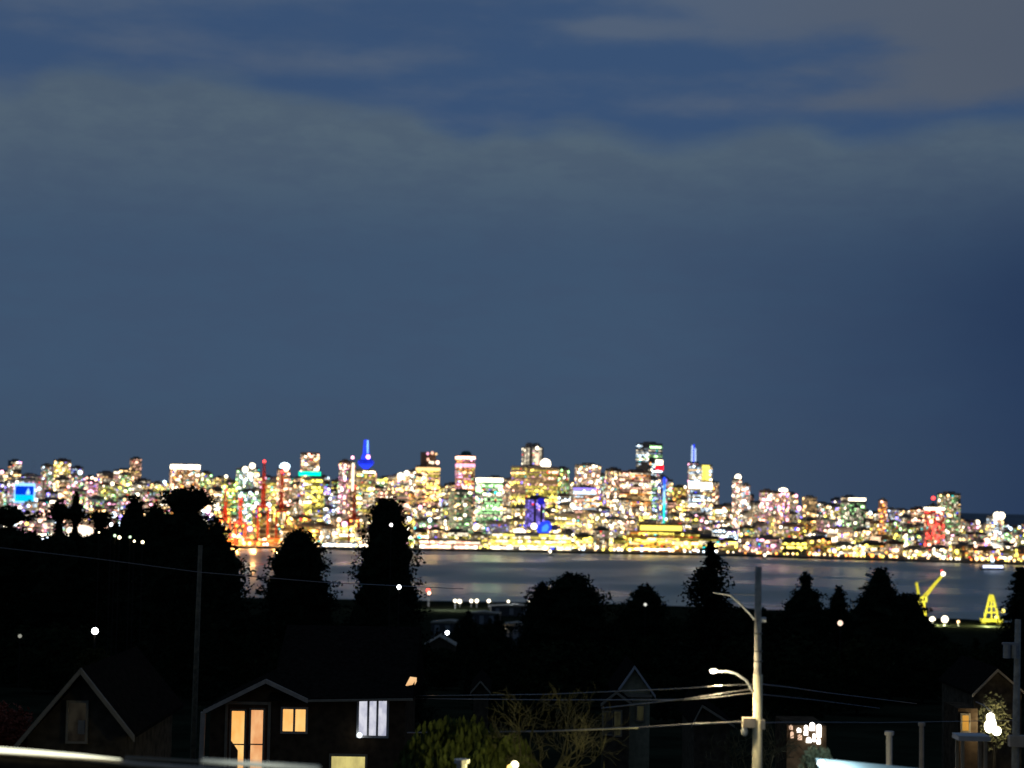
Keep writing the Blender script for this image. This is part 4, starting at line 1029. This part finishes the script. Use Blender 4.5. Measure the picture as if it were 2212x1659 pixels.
# skylight on the roof slope
qa = [(876, 1484), (888, 1488), (900, 1467), (886, 1465)]
sl = MB(); yy = []
pts3 = []
for (x, y) in qa:
    f = (re[1] - 0) ; # walk along the view ray to the roof plane
    best = None
    for k in range(0, 120):
        dd_ = 74.5 + k * .06; p = P(x, y, dd_)
        ly = p.y - 75; zr = lc.zg + re[1] + .03 + (ly + .45) / 5.45 * (rz + 1.0 - re[1])
        if p.z <= zr + .05: best = p; break
    pts3.append((best or P(x, y, 78)) - Vector((lc.ox, 75, lc.zg)))
sky_f = MB(); sky_f.face([p + Vector((0, 0, .06)) for p in pts3]); sky_f.face([p + Vector((0, 0, -.1)) for p in pts3][::-1])
for i in range(4):
    a, b = pts3[i], pts3[(i + 1) % 4]; sky_f.face([a + Vector((0, 0, -.1)), b + Vector((0, 0, -.1)), b + Vector((0, 0, .06)), a + Vector((0, 0, .06))])
sky_f.build('skylight', glassmat('skylight_glow', (1, .62, .30), 1.0, (.9, .5, .22)), hs)
for k, (x, y) in enumerate(((815, 1452), (843, 1455))):
    q = lc.pt(x, y); MB().tube([(q[0], 4.6, q[1] - .9), (q[0], 4.6, q[1] + .25)], .09, 8).build('vent_pipe', M_trim_d, hs)

# --- left gable house
lc = Local(175, 58)
h1 = empty('gabled_house', (lc.ox, 58, lc.zg), 0, 'dark steep-gabled house at bottom left with dull pale trim', 'house')
pk = lc.pt(183, 1448); l0 = lc.pt(40, 1612); r0 = lc.pt(298, 1590)
MB().prism([(lc.pt(55, 1600)[0], 0), (lc.pt(272, 1600)[0], 0), (lc.pt(272, 1572)[0], lc.pt(272, 1572)[1]), (pk[0], pk[1] - .15), (lc.pt(60, 1590)[0], lc.pt(60, 1590)[1])], 0, 8).build('wall', M_darkwall2, h1)
slab(h1, 'roof_slope', l0, pk, -.5, 8, .12, M_roof); slab(h1, 'roof_slope', (pk[0] + .01, pk[1]), r0, -.5, 8, .12, M_roof)
slab(h1, 'barge_board', (l0[0], l0[1] - .1), (pk[0], pk[1] - .06), -.62, -.51, .18, M_trim_d); slab(h1, 'barge_board', (pk[0] + .01, pk[1] - .06), (r0[0], r0[1] - .1), -.62, -.51, .18, M_trim_d)
wf = window(h1, lc, 148, 1518, 188, 1600, G_dim, M_trim_d, bars=0, fr=.07)
q = lc.pt(170, 1555); q2 = lc.pt(184, 1585)
bx('blind', mat('pale_blind', (.3, .28, .24), .8, 3, .2), wf, q[0], q2[0], -.09, -.075, q2[1], q[1])

# --- pointed house in the middle distance, right of centre
lc = Local(1370, 112)
h3 = empty('turreted_house', (lc.ox, 112, lc.zg), 0, 'olive victorian house with a tall steep gable and a smaller gable to its left', 'house')
pk = lc.pt(1370, 1440); a = lc.pt(1325, 1504); b = lc.pt(1415, 1504)
MB().prism([(a[0] + .3, 0), (b[0] - .3, 0), (b[0] - .3, b[1] + .3), (pk[0], pk[1] - .2), (a[0] + .3, a[1] + .3)], 0, 7).build('wall', mat('olive_siding', (.48, .44, .26), .9, 3, .25), h3)
slab(h3, 'roof_slope', (a[0], a[1]), pk, -.4, 7, .12, M_roof); slab(h3, 'roof_slope', (pk[0] + .01, pk[1]), (b[0], b[1]), -.4, 7, .12, M_roof)
slab(h3, 'barge_board', (a[0], a[1] - .1), (pk[0], pk[1] - .1), -.52, -.41, .2, M_white); slab(h3, 'barge_board', (pk[0] + .01, pk[1] - .1), (b[0], b[1] - .1), -.52, -.41, .2, M_white)
q = lc.pt(1332, 1500); q2 = lc.pt(1408, 1500); bx('gable_ledge', M_trim_d, h3, q[0], q2[0], -.45, -.05, q[1] - .1, q[1] + .06)
pk2 = lc.pt(1326, 1486); a2 = lc.pt(1293, 1512); b2 = lc.pt(1362, 1512)
MB().prism([(a2[0] + .2, 0), (b2[0] - .2, 0), (b2[0] - .2, b2[1]), (pk2[0], pk2[1] - .15), (a2[0] + .2, a2[1])], -2.2, -.03).build('bay_wall', M_darkwall2, h3)
slab(h3, 'bay_roof_slope', a2, pk2, -2.6, 0, .1, M_roof); slab(h3, 'bay_roof_slope', (pk2[0] + .01, pk2[1]), b2, -2.6, 0, .1, M_roof)
slab(h3, 'bay_barge_board', (a2[0], a2[1] - .1), (pk2[0], pk2[1] - .1), -2.72, -2.61, .16, M_trim_d); slab(h3, 'bay_barge_board', (pk2[0] + .01, pk2[1] - .1), (b2[0], b2[1] - .1), -2.72, -2.61, .16, M_trim_d)
window(h3, lc, 1300, 1530, 1318, 1575, MW['dark'], M_trim_d, bars=0, y=-2.22); window(h3, lc, 1322, 1528, 1336, 1578, G_dim2, M_trim_d, bars=0, y=-2.22)
window(h3, lc, 1376, 1525, 1390, 1556, G_dim2, M_trim_d, bars=0)
# --- small further gables
for (px, py, ex0, ex1, ey, d, lab) in ((1515, 1522, 1492, 1585, 1566, 100, 'dim grey gable low behind the wires left of the lamp pole'), (1038, 1470, 1016, 1060, 1495, 120, 'tiny pale gable left of the bare tree'),
                                       (950, 1376, 915, 985, 1396, 330, 'far low house with a grey roof near the centre gap lamp'), (2150, 1445, 2095, 2215, 1500, 95, 'dark house behind the bright porch light at right')):
    lc = Local(px, d); hh = empty('small_house', (lc.ox, d, lc.zg), 0, lab, 'house')
    pk = lc.pt(px, py); a = lc.pt(ex0, ey); b = lc.pt(ex1, ey)
    MB().prism([(a[0] + .2, 0), (b[0] - .2, 0), (b[0] - .2, b[1] + .1), (pk[0], pk[1] - .1), (a[0] + .2, a[1] + .1)], 0, 7).build('wall', M_darkwall2, hh)
    slab(hh, 'roof_slope', a, pk, -.4, 7, .12, M_roof if d < 300 else M_trim_d); slab(hh, 'roof_slope', (pk[0] + .01, pk[1]), b, -.4, 7, .12, M_roof if d < 300 else M_trim_d)
    if d < 130:
        slab(hh, 'barge_board', (a[0], a[1] - .1), (pk[0], pk[1] - .1), -.52, -.41, .14, M_trim_d); slab(hh, 'barge_board', (pk[0] + .01, pk[1] - .1), (b[0], b[1] - .1), -.52, -.41, .14, M_trim_d)
    if px == 2150: H4, LC4 = hh, lc
# porch of the right house
LC4W = Local(2150, 92); LC4W.ox = LC4.ox; LC4W.zg = LC4.zg
for (x0, y0, x1, y1, gm) in ((2078, 1545, 2092, 1578, glassmat('amber_window', (.8, .38, .06), .8, (.6, .3, .05))), (2128, 1522, 2156, 1545, G_dim)):
    window(H4, LC4W if x0 < 2100 else LC4, x0, y0, x1, y1, gm, M_trim_d, bars=0, y=-3.0 if x0 < 2100 else -.02)
a = LC4W.pt(2070, 1530); b = LC4W.pt(2112, 1660)
bx('side_wing', M_darkwall, H4, a[0], b[0], -2.98, -.01, 0, a[1])
q = LC4W.pt(2141, 1562); MB().ball((q[0], -3.2, q[1]), .18, seg=14, rings=10, sz=1.6).ball((q[0] + .2, -3.25, q[1] - .34), .22, seg=12, rings=8).ball((q[0] - .16, -3.3, q[1] - .12), .24, seg=12, rings=8, sz=1.3).ball((q[0] - .08, -3.2, q[1] + .3), .2, seg=12, rings=8).build('porch_light_glare', emit('porch_lamp_white', (1, .95, .72), 14, 'FRONT'), H4)  # extra globes give the lamp the irregular shape of its glare
MB().tube([(q[0], -3.2, q[1] + .55), (q[0], -1.5, q[1] + .7), (q[0], -.03, q[1] + .7)], .03, 6).build('lamp_bracket', M_steel, H4)
point('porch_light_glow', (LC4.ox + q[0], 95 - 3.9, LC4.zg + q[1]), 45, (1, .80, .45), .2)
tb = Local(2100, 66); q0 = tb.pt(2064, 1586); q1 = tb.pt(2132, 1598)
t_ = empty('garden_table', (tb.ox, 66, tb.zg), 0, 'pale slab-topped table beside the bright porch light', 'table')
bx('table_top', M_white, t_, q0[0], q1[0], -.5, .5, q1[1], q0[1]);
for qx in (q0[0] + .15, q1[0] - .15):
    for qy in (-.4, .4): bx('leg', M_trim_d, t_, qx - .05, qx + .05, qy - .05, qy + .05, 0, q1[1] - .001)
def post(x, y0, d, w, label, mt, cap=True, h=None):
    p = P(x, y0, d); zg = gz(p.x, d); rt = empty('chimney_post', (p.x, d, zg), 0, label, 'post'); H = p.z - zg
    MB().tube([(0, 0, 0), (0, 0, H - .1)], w, 10).build('shaft', mt, rt)
    MB().tube([(0, 0, H - .099), (0, 0, H)], w * 1.5, 10).build('cap', mt, rt)
post(1921, 1580, 52, .085, 'cream pipe with a cap, brighter one right of the lamp pole', M_white)
post(1991, 1561, 60, .075, 'dimmer grey pipe nearer the porch light', M_trim)
post(998, 1640, 50, .14, 'short cream post lit at the bottom centre of the view', M_white)
q = P(1921, 1575, 49); point('pipe_point_light', (q.x - .6, 48.5, q.z - .5), 7, (1, .85, .5), .1)  # point light close to the cream pipe, without a fixture
def globe_lamp(x, y, d, rad, em, label, power=None, colr=(1, .85, .5), dx=0):
    p = P(x, y, d); zg = gz(p.x, d); rt = empty('garden_lamp', (p.x, d, zg), 0, label, 'lamp'); H = p.z - zg
    MB().tube([(0, 0, 0), (0, 0, H - rad)], .04, 8).build('post', MW['dark'] if d < 60 else M_bark, rt)
    MB().ball((0, 0, H), rad, seg=14, rings=10).build('globe', em, rt)
    if power: point('lamp_glow', (p.x + dx, d - rad - .2, p.z + (.35 if dx else 0)), power, colr, .15)
    return rt
lw = emit('lamp_cream', (1, .85, .5), 6, 'FRONT'); lw2 = emit('lamp_white', (.95, .97, 1), 14, 'FRONT')
globe_lamp(1112, 1652, 50, .10, lw, 'small cream garden lamp at the bottom edge under the bare tree', 150, (1, .90, .38))
globe_lamp(1102, 1658, 49, .08, emit('lamp_amber', (1, .6, .15), 3, 'FRONT'), 'tiny amber lamp just left of the cream garden lamp')
globe_lamp(205, 1363, 88, .155, lw2, 'single bright white lamp on the dark slope at left')
globe_lamp(862, 1268, 160, .17, lw2, 'white lamp shining in front of the square-headed conifer')
globe_lamp(845, 1134, 165, .13, emit('lamp_pinkish', (1, .9, .9), 8, 'FRONT'), 'small lamp glinting through the upper part of the square-headed conifer')
globe_lamp(966, 1367, 300, .30, lw2, 'warm white lamp left of the centre gap warehouses')
globe_lamp(43, 1374, 160, .16, emit('lamp_dimgrey', (.6, .6, .5), .5), 'dim small lamp on the slope near the left edge')
globe_lamp(1394, 1306, 255, .22, emit('lamp_soft', (.9, .9, .8), .9), 'soft lamp in front of the low round tree left of the ragged fir')
globe_lamp(1815, 1346, 180, .26, emit('lamp_peach', (1, .72, .55), 1.4), 'peach lamp below the thin spindle tree')

for i, (x, y, rr, c) in enumerate(((248, 1157, .13, 'lamp_greenish'), (258, 1161, .15, 'lamp_cream'), (281, 1160, .12, 'lamp_greenish'), (290, 1169, .10, 'lamp_cream'), (308, 1171, .14, 'lamp_cream'), (240, 1133, .14, 'lamp_white'), (214, 1150, .07, 'lamp_cream'))):
    if c == 'lamp_greenish' and c not in bpy.data.materials: emit(c, (.7, 1, .6), 2)
    globe_lamp(x, y, 172, rr, bpy.data.materials[c], 'small %s lamp glinting in the dark trees at left, %s of seven' % ({'lamp_greenish': 'greenish', 'lamp_cream': 'cream', 'lamp_white': 'white'}[c], ORD[[2, 3, 4, 5, 6, 1, 0][i]]))
# --- white-lit arched windows low right of the pole
lc = Local(1740, 70)
h5 = empty('garden_pavilion', (lc.ox, 70, lc.zg), 0, 'small pavilion with glaring white arched panes right of the lamp pole', 'pavilion')
a = lc.pt(1700, 1560); b = lc.pt(1784, 1700)
bx('wall', M_darkwall, h5, a[0], b[0], 0, 3, 0, a[1] - .1)
gw = emit('glaring_white', (1, .93, .86), 3.5, 'FRONT'); gp = emit('glaring_peach', (1, .66, .45), 1.0, 'FRONT')
for (x0, y0, x1, y1, gm) in ((1704, 1566, 1712, 1576, gp), (1707, 1580, 1714, 1594, gp), (1721, 1572, 1730, 1582, gw), (1722, 1586, 1732, 1598, gp), (1736, 1566, 1745, 1588, gw), (1748, 1560, 1760, 1578, gw), (1763, 1564, 1774, 1592, gw),
                             (1741, 1592, 1752, 1604, gw), (1755, 1584, 1761, 1602, gw), (1764, 1594, 1772, 1607, gw)):
    u = lc.pt(x0, y1); v = lc.pt(x1, y0); X0, Z0, X1, Z1 = u[0], u[1], v[0], v[1]; n = 8
    arch = [(X0, Z0), (X1, Z0)] + [((X0 + X1) / 2 + (X1 - X0) / 2 * math.cos(math.pi * k / n), Z1 - (X1 - X0) / 2 + (X1 - X0) / 2 * math.sin(math.pi * k / n)) for k in range(n + 1)]
    MB().prism(arch, -.08, -.02).build('arched_pane', gm, h5)
point('pavilion_glow', (lc.ox + .2, 68.3, lc.zg + lc.pt(1755, 1600)[1] - .6), 40, (.9, .95, 1), .3)

# --- shrubs
def shrub(name, label, cx, cy, d, rx, rz, mt, n=1500, leaf=.12, droop=0):
    p = P(cx, cy, d); zg = gz(p.x, d); r = random.Random(int(cx)); s = d / F
    mb = MB()
    zc = p.z - zg
    for i in range(n):
        a, b = r.uniform(0, 6.28), math.acos(r.uniform(-1, 1)); f = r.random() ** .4 * (1 + .15 * math.sin(4 * a) * math.sin(3 * b))
        q = Vector((rx * s * math.cos(a) * math.sin(b) * f, rx * s * .8 * math.sin(a) * math.sin(b) * f, zc + rz * s * math.cos(b) * f))
        if droop:
            ax = Vector((r.gauss(0, .12), r.gauss(0, .12), -1)).normalized(); bb = ax.cross(Vector((r.gauss(0, 1), r.gauss(0, 1), 0))).normalized()
            l = leaf * r.uniform(1.5, 3.5); w = leaf * .5
            mb.face([q, q + ax * l * .5 + bb * w, q + ax * l, q + ax * l * .5 - bb * w])
        else: clump(mb, r, q, leaf)
    rt = empty(name, (p.x, d, zg), 0, label, 'tree' if droop else 'shrub')
    MB().tube([(0, 0, 0), (0, 0, max(.5, zc - rz * s * .3))], [.12, .06], 6).build('trunk', M_bark, rt)
    mb.build('crown', mt, rt)
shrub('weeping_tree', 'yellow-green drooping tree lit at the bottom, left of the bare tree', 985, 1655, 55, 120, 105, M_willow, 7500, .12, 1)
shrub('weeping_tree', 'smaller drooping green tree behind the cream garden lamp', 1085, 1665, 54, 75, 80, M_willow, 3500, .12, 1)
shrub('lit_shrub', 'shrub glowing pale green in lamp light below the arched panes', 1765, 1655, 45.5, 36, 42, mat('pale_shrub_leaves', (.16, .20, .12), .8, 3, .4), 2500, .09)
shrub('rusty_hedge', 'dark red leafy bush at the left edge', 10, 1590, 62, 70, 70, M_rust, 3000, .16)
shrub('flare_leaves', 'added leaf cluster making a ragged flare around the porch light at right', 2148, 1560, 93.2, 34, 60, mat('flare_leaf_gold', (.26, .24, .10), .8, 3, .4), 900, .2)  # leaves added around the lamp so its flare looks ragged
shrub('hedge', 'dull olive bush over the roof of the bottom left house', 205, 1445, 72, 45, 42, mat('olive_leaves', (.05, .05, .02), .9, 3, .5, spec=0), 2500, .16)
globe_lamp(1774, 1650, 43.7, .09, emit('lamp_icy', (.85, .97, 1), 7, 'FRONT'), 'white garden globe shining in the shrub beside the pale roof', 75, (.8, .95, 1), dx=.35)

# --- bare tree
def bare_tree(label, cx, ytop, d, H, seed):
    p = P(cx, ytop, d); zg = gz(p.x, d); r = random.Random(seed); Ht = p.z - zg
    rt = empty('bare_tree', (p.x, d, zg), 0, label, 'tree')
    tk = MB(); br = MB()
    def grow(mb, p0, dr, ln, rad, depth):
        pts = [p0]; dd = dr.copy(); n = 4
        for i in range(n):
            dd = (dd + Vector((r.gauss(0, .13), r.gauss(0, .13), r.gauss(0, .06) + .03))).normalized()
            pts.append(pts[-1] + dd * ln / n)
        mb.tube(pts, [rad * (1 - .45 * i / n) for i in range(n + 1)], 5 if depth < 2 else 4 if depth < 4 else 3, cap=False)
        if depth >= 6: return
        k = 2
        for j in range(k + (1 if r.random() < .45 else 0)):
            f = r.uniform(.45, 1) if j else 1
            b = pts[min(n, max(1, int(f * n)))]
            ang = r.uniform(.35, .85); az_ = r.uniform(0, 6.28)
            side = dd.cross(Vector((math.cos(az_), math.sin(az_), .2))).normalized()
            nd = (dd * math.cos(ang) + side * math.sin(ang)).normalized()
            grow(br, b, nd, ln * r.uniform(.66, .86), max(.011, rad * .55 * r.uniform(.8, 1)), depth + 1)
    base_h = Ht - H
    tk.tube([(0, 0, -.3), (.03, 0, base_h * .5), (.0, .02, base_h)], [.2, .16, .13], 8)
    for k in range(5):
        a = k * 1.257 + r.uniform(-.3, .3)
        grow(br, Vector((0, 0, base_h - .12 * k)), Vector((math.cos(a) * .75, math.sin(a) * .6, .75)).normalized(), H * .42, .06, 1)
    tk.build('trunk', M_twig, rt); br.build('branches', M_twig, rt)
bare_tree('leafless spreading tree catching lamp light at the bottom centre', 1185, 1485, 54, 2.6, 12)
bare_tree('dimmer leafless tree behind the wires left of the lamp pole', 1640, 1560, 68, 2.2, 5)

# ------------------------------------------------------------------ poles and wires
def px_pole(x0, y0, x1, y1, d, w, label, mt, rings=True):
    top = P(x0, y0, d); zg = gz(top.x, d); low = P(x1, y1, d)
    lean = (top.x - low.x) / max(.1, top.z - low.z)
    base = Vector((top.x - lean * (top.z - zg), d, zg))
    rt = empty('utility_pole', base, 0, label, 'utility pole')
    H = top.z - zg; t_ = Vector((top.x - base.x, 0, H))
    MB().tube([(0, 0, -.5), t_ * .5, t_], [w * 1.12, w, w * .78], 14).build('shaft', mt, rt, smooth=True)
    return rt, base, t_
d = 48
rp, base, tv = px_pole(1638, 1224, 1635, 1659, d, .104, 'tall wooden utility pole carrying the street lamp, right of centre', M_pole)
def rel(x, y, dd=d): return P(x, y, dd) - base
# lower sleeve, bands
q = rel(1637, 1455); MB().tube([tuple(q + Vector((0, 0, -.02))), (0, 0, -.4)], [.118, .135], 14).build('lower_sleeve', mat('cream_painted_sleeve', (.60, .54, .36), .8, 4, .15), rp, smooth=True)
for y in (1430, 1408, 1370): 
    q = rel(1638, y); MB().tube([tuple(q), tuple(q + Vector((0, 0, .035)))], .108, 14).build('steel_band', MW['dark'], rp)
# upper thin bracket
MB().tube([tuple(rel(1630, 1338)), tuple(rel(1600, 1305)), tuple(rel(1578, 1286)), tuple(rel(1540, 1280))], [.03, .028, .025, .015], 6).build('upper_bracket', M_steel, rp)
MB().tube([tuple(rel(1632, 1285)), tuple(rel(1560, 1283))], .012, 5).build('bracket_stay', M_steel, rp)
q = rel(1650, 1339); MB().tube([tuple(q + Vector((-.1, 0, 0))), tuple(q + Vector((.05, 0, 0)))], .07, 8).build('insulator', M_white, rp)
MB().tube([tuple(rel(1627, 1494)), tuple(rel(1612, 1470)), tuple(rel(1590, 1455)), tuple(rel(1570, 1450)), tuple(rel(1548, 1451))], [.035, .032, .03, .028, .026], 8).build('lamp_arm', M_steel, rp)
lh = rel(1541, 1450)
MB().ball((lh.x, lh.y, lh.z + .03), .12, seg=12, rings=8, sz=.4).build('lamp_hood', M_steel, rp)
MB().ball((lh.x - .01, lh.y - .02, lh.z - .02), .075, seg=12, rings=8, sz=.35).build('lamp_glass', emit('street_lamp_glass', (1, .93, .75), 12, 'FRONT'), rp)
lampw = base + lh
point('street_lamp_glow', (lampw.x, lampw.y - .1, lampw.z - .14), 300, (1, .84, .48), .08, spot=math.radians(165))
point('upper_pole_fill', (lampw.x, lampw.y - .35, lampw.z + .02), 150, (1, .86, .55), .08)  # added point light that brightens the upper pole
for (x0, x1, y) in ((1604, 1630, 1558), (1641, 1651, 1562)):
    a = rel(x0, y + 12); b = rel(x1, y - 8); MB().box(a.x, b.x, -.16, .12, a.z, b.z).build('junction_box', M_trim, rp)
MB().ball(tuple(rel(1608, 1580)), .085, seg=8, rings=6, sz=1.4).build('insulator', M_white, rp)
def wire(pts, rad, label, group='overhead wires'):
    P3 = [P(*q) for q in pts]
    # smooth catenary-like curve through the points
    out = []
    for i in range(len(P3) - 1):
        for k in range(8): out.append(P3[i].lerp(P3[i + 1], k / 8))
    out.append(P3[-1])
    o = MB().tube(out, rad, 5).build('overhead_wire', M_cable); tag(o, label, 'wire', group)
wire([(1628, 1479, 48), (1560, 1481, 47.6), (1480, 1487, 50), (1180, 1500, 60), (900, 1503, 76)], .014, 'topmost bright wire just under the street lamp')
wire([(1628, 1488, 48), (1560, 1498, 47.5), (1480, 1510, 49), (1300, 1530, 56)], .016, 'second bright wire under the street lamp')
wire([(1628, 1497, 48), (1550, 1506, 47.5), (1480, 1512, 49), (1200, 1512, 62), (880, 1509, 78)], .016, 'third bright wire under the street lamp')
wire([(1610, 1559, 48), (1500, 1564, 47.5), (1380, 1572, 48), (1180, 1580, 54), (880, 1583, 66)], .022, 'thick lowest wire running left from the pole across the bare tree')
wire([(1645, 1478, 48), (1700, 1484, 52), (1790, 1497, 62), (1980, 1520, 90)], .013, 'thin upper wire falling away to the right of the pole')
wire([(1645, 1500, 48), (1760, 1512, 55), (1900, 1530, 72)], .010, 'faint middle wire falling away right of the pole')
wire([(1648, 1561, 48), (1740, 1560, 52), (1900, 1561, 60), (2200, 1556, 70)], .010, 'faint level wire from the pole to the right pole')
wire([(-10, 1182, 66), (200, 1206, 66), (430, 1236, 68), (700, 1258, 72), (1000, 1272, 90)], .016, 'long wire crossing the dark trees at left')
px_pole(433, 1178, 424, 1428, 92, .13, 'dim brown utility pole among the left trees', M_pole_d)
rp2, base2, tv2 = px_pole(2199, 1338, 2194, 1610, 62, .12, 'grey utility pole with a transformer box at the right edge', M_pole)
a = P(2162, 1420, 62) - base2; b = P(2197, 1392, 62) - base2
for i in range(2):
    w = (b.x - a.x) / 2; MB().tube([(a.x + w * (i + .5), -.25, a.z), (a.x + w * (i + .5), -.25, b.z)], w * .48, 12).build('transformer_can', M_steel, rp2)
MB().box(a.x, b.x, -.3, -.12, b.z + .002, b.z + .07).build('transformer_bracket', M_steel, rp2)
a = P(2192, 1612, 62) - base2
MB().box(a.x - .2, a.x + .7, -.2, .1, a.z, a.z + .35).build('equipment_box', M_trim, rp2)

# ------------------------------------------------------------------ near roof edges at the bottom
s1 = empty('roof_edge', (P(100, 1630, 30).x, 30, gz(-6, 30)), 0, 'dark near roof edge with an added glowing strip along the bottom left', 'roof')
pts = [(-60, 1611), (0, 1619), (90, 1626), (180, 1633), (250, 1640), (300, 1646), (380, 1652), (450, 1656), (560, 1664), (720, 1676)]
path = [P(x, y + 2, 30.0) - s1.location for x, y in pts]
MB().tube([p + Vector((0, 0, -.03)) for p in path], .045, 8).build('gutter', M_trim, s1, smooth=True)
MB().tube([P(x, y, 32) - s1.location for x, y in ((270, 1637), (330, 1640), (430, 1646), (520, 1651), (600, 1656))], .03, 6).build('rear_flashing', M_trim_d, s1)
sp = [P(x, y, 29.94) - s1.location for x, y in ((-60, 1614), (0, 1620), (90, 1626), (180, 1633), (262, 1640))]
MB().tube(sp, [.045, .042, .034, .024, .006], 8).build('glowing_edge', emit('edge_glow', (1, 1, .74), 1.7, 'FRONT'), s1)  # emissive tube added as the bright roof edge; no lamp stands there
mb = MB()
for i in range(len(path) - 1):
    a, b = path[i], path[i + 1]; dz = Vector((0, 0, -.09))
    mb.face([a + dz, b + dz, b + dz + Vector((0, -4, -.9)), a + dz + Vector((0, -4, -.9))])
    mb.face([a + dz + Vector((0, 0, -.04)), a + dz + Vector((0, -4, -.95)), b + dz + Vector((0, -4, -.95)), b + dz + Vector((0, 0, -.04))])
mb.build('roof', M_roof, s1)
MB().box(path[0].x, path[5].x, -3.6, -.4, 0, path[5].z - .9).build('wall', M_darkwall, s1)
q = P(560, 1650, 24)
s2 = empty('lit_ledge', (q.x, 24, gz(q.x, 24)), 0, 'thin pale ledge shining along the bottom edge below the french doors', 'ledge')
zt = P(540, 1652, 24).z - gz(q.x, 24)
l0 = P(435, 1643, 24); l1 = P(690, 1659, 24)
MB().prism([(l0.x - q.x, l0.z - s2.location.z - .025), (l1.x - q.x, l1.z - s2.location.z - .025), (l1.x - q.x, l1.z - s2.location.z + .012), (l0.x - q.x, l0.z - s2.location.z + .012)], 0, .12).build('capping', M_white, s2)
MB().box(-.5, .5, .1, .4, 0, zt - .3).build('wall', M_darkwall, s2)
point('ledge_fill_light', (q.x, 23.4, l0.z + .35), 22, (.9, 1, .88), .1)  # added point light that brightens the ledge; no lamp is built
# pale roof bottom right
a = P(1790, 1638, 44); b = P(2075, 1668, 44)
s3 = empty('carport', ((a.x + b.x) / 2, 44, gz(2, 44)), 0, 'carport with a pale turquoise metal roof lit at the bottom right', 'carport')
o3 = s3.location
mb = MB()
A, B = a - o3, b - o3
mb.v += [tuple(A + Vector((-.3, 0, 0))), tuple(B), tuple(B + Vector((0, -7, -1.9))), tuple(A + Vector((-.3, -7, -1.9)))]
mb.v += [tuple(Vector(v) + Vector((0, 0, -.1))) for v in mb.v[:4]]
for f in ((0, 3, 2, 1), (4, 5, 6, 7), (0, 1, 5, 4), (1, 2, 6, 5), (2, 3, 7, 6), (3, 0, 4, 7)): mb.f.append(f); mb.m.append(0)
mb.build('roof', M_roofpale, s3)
for (x, y) in ((A.x + .1, -.3), (B.x - .1, -.3), (A.x + .1, -6.5), (B.x - .1, -6.5)): MB().box(x - .06, x + .06, y - .06, y + .06, 0, min(A.z, B.z) - 2.6).build('post', M_trim_d, s3)
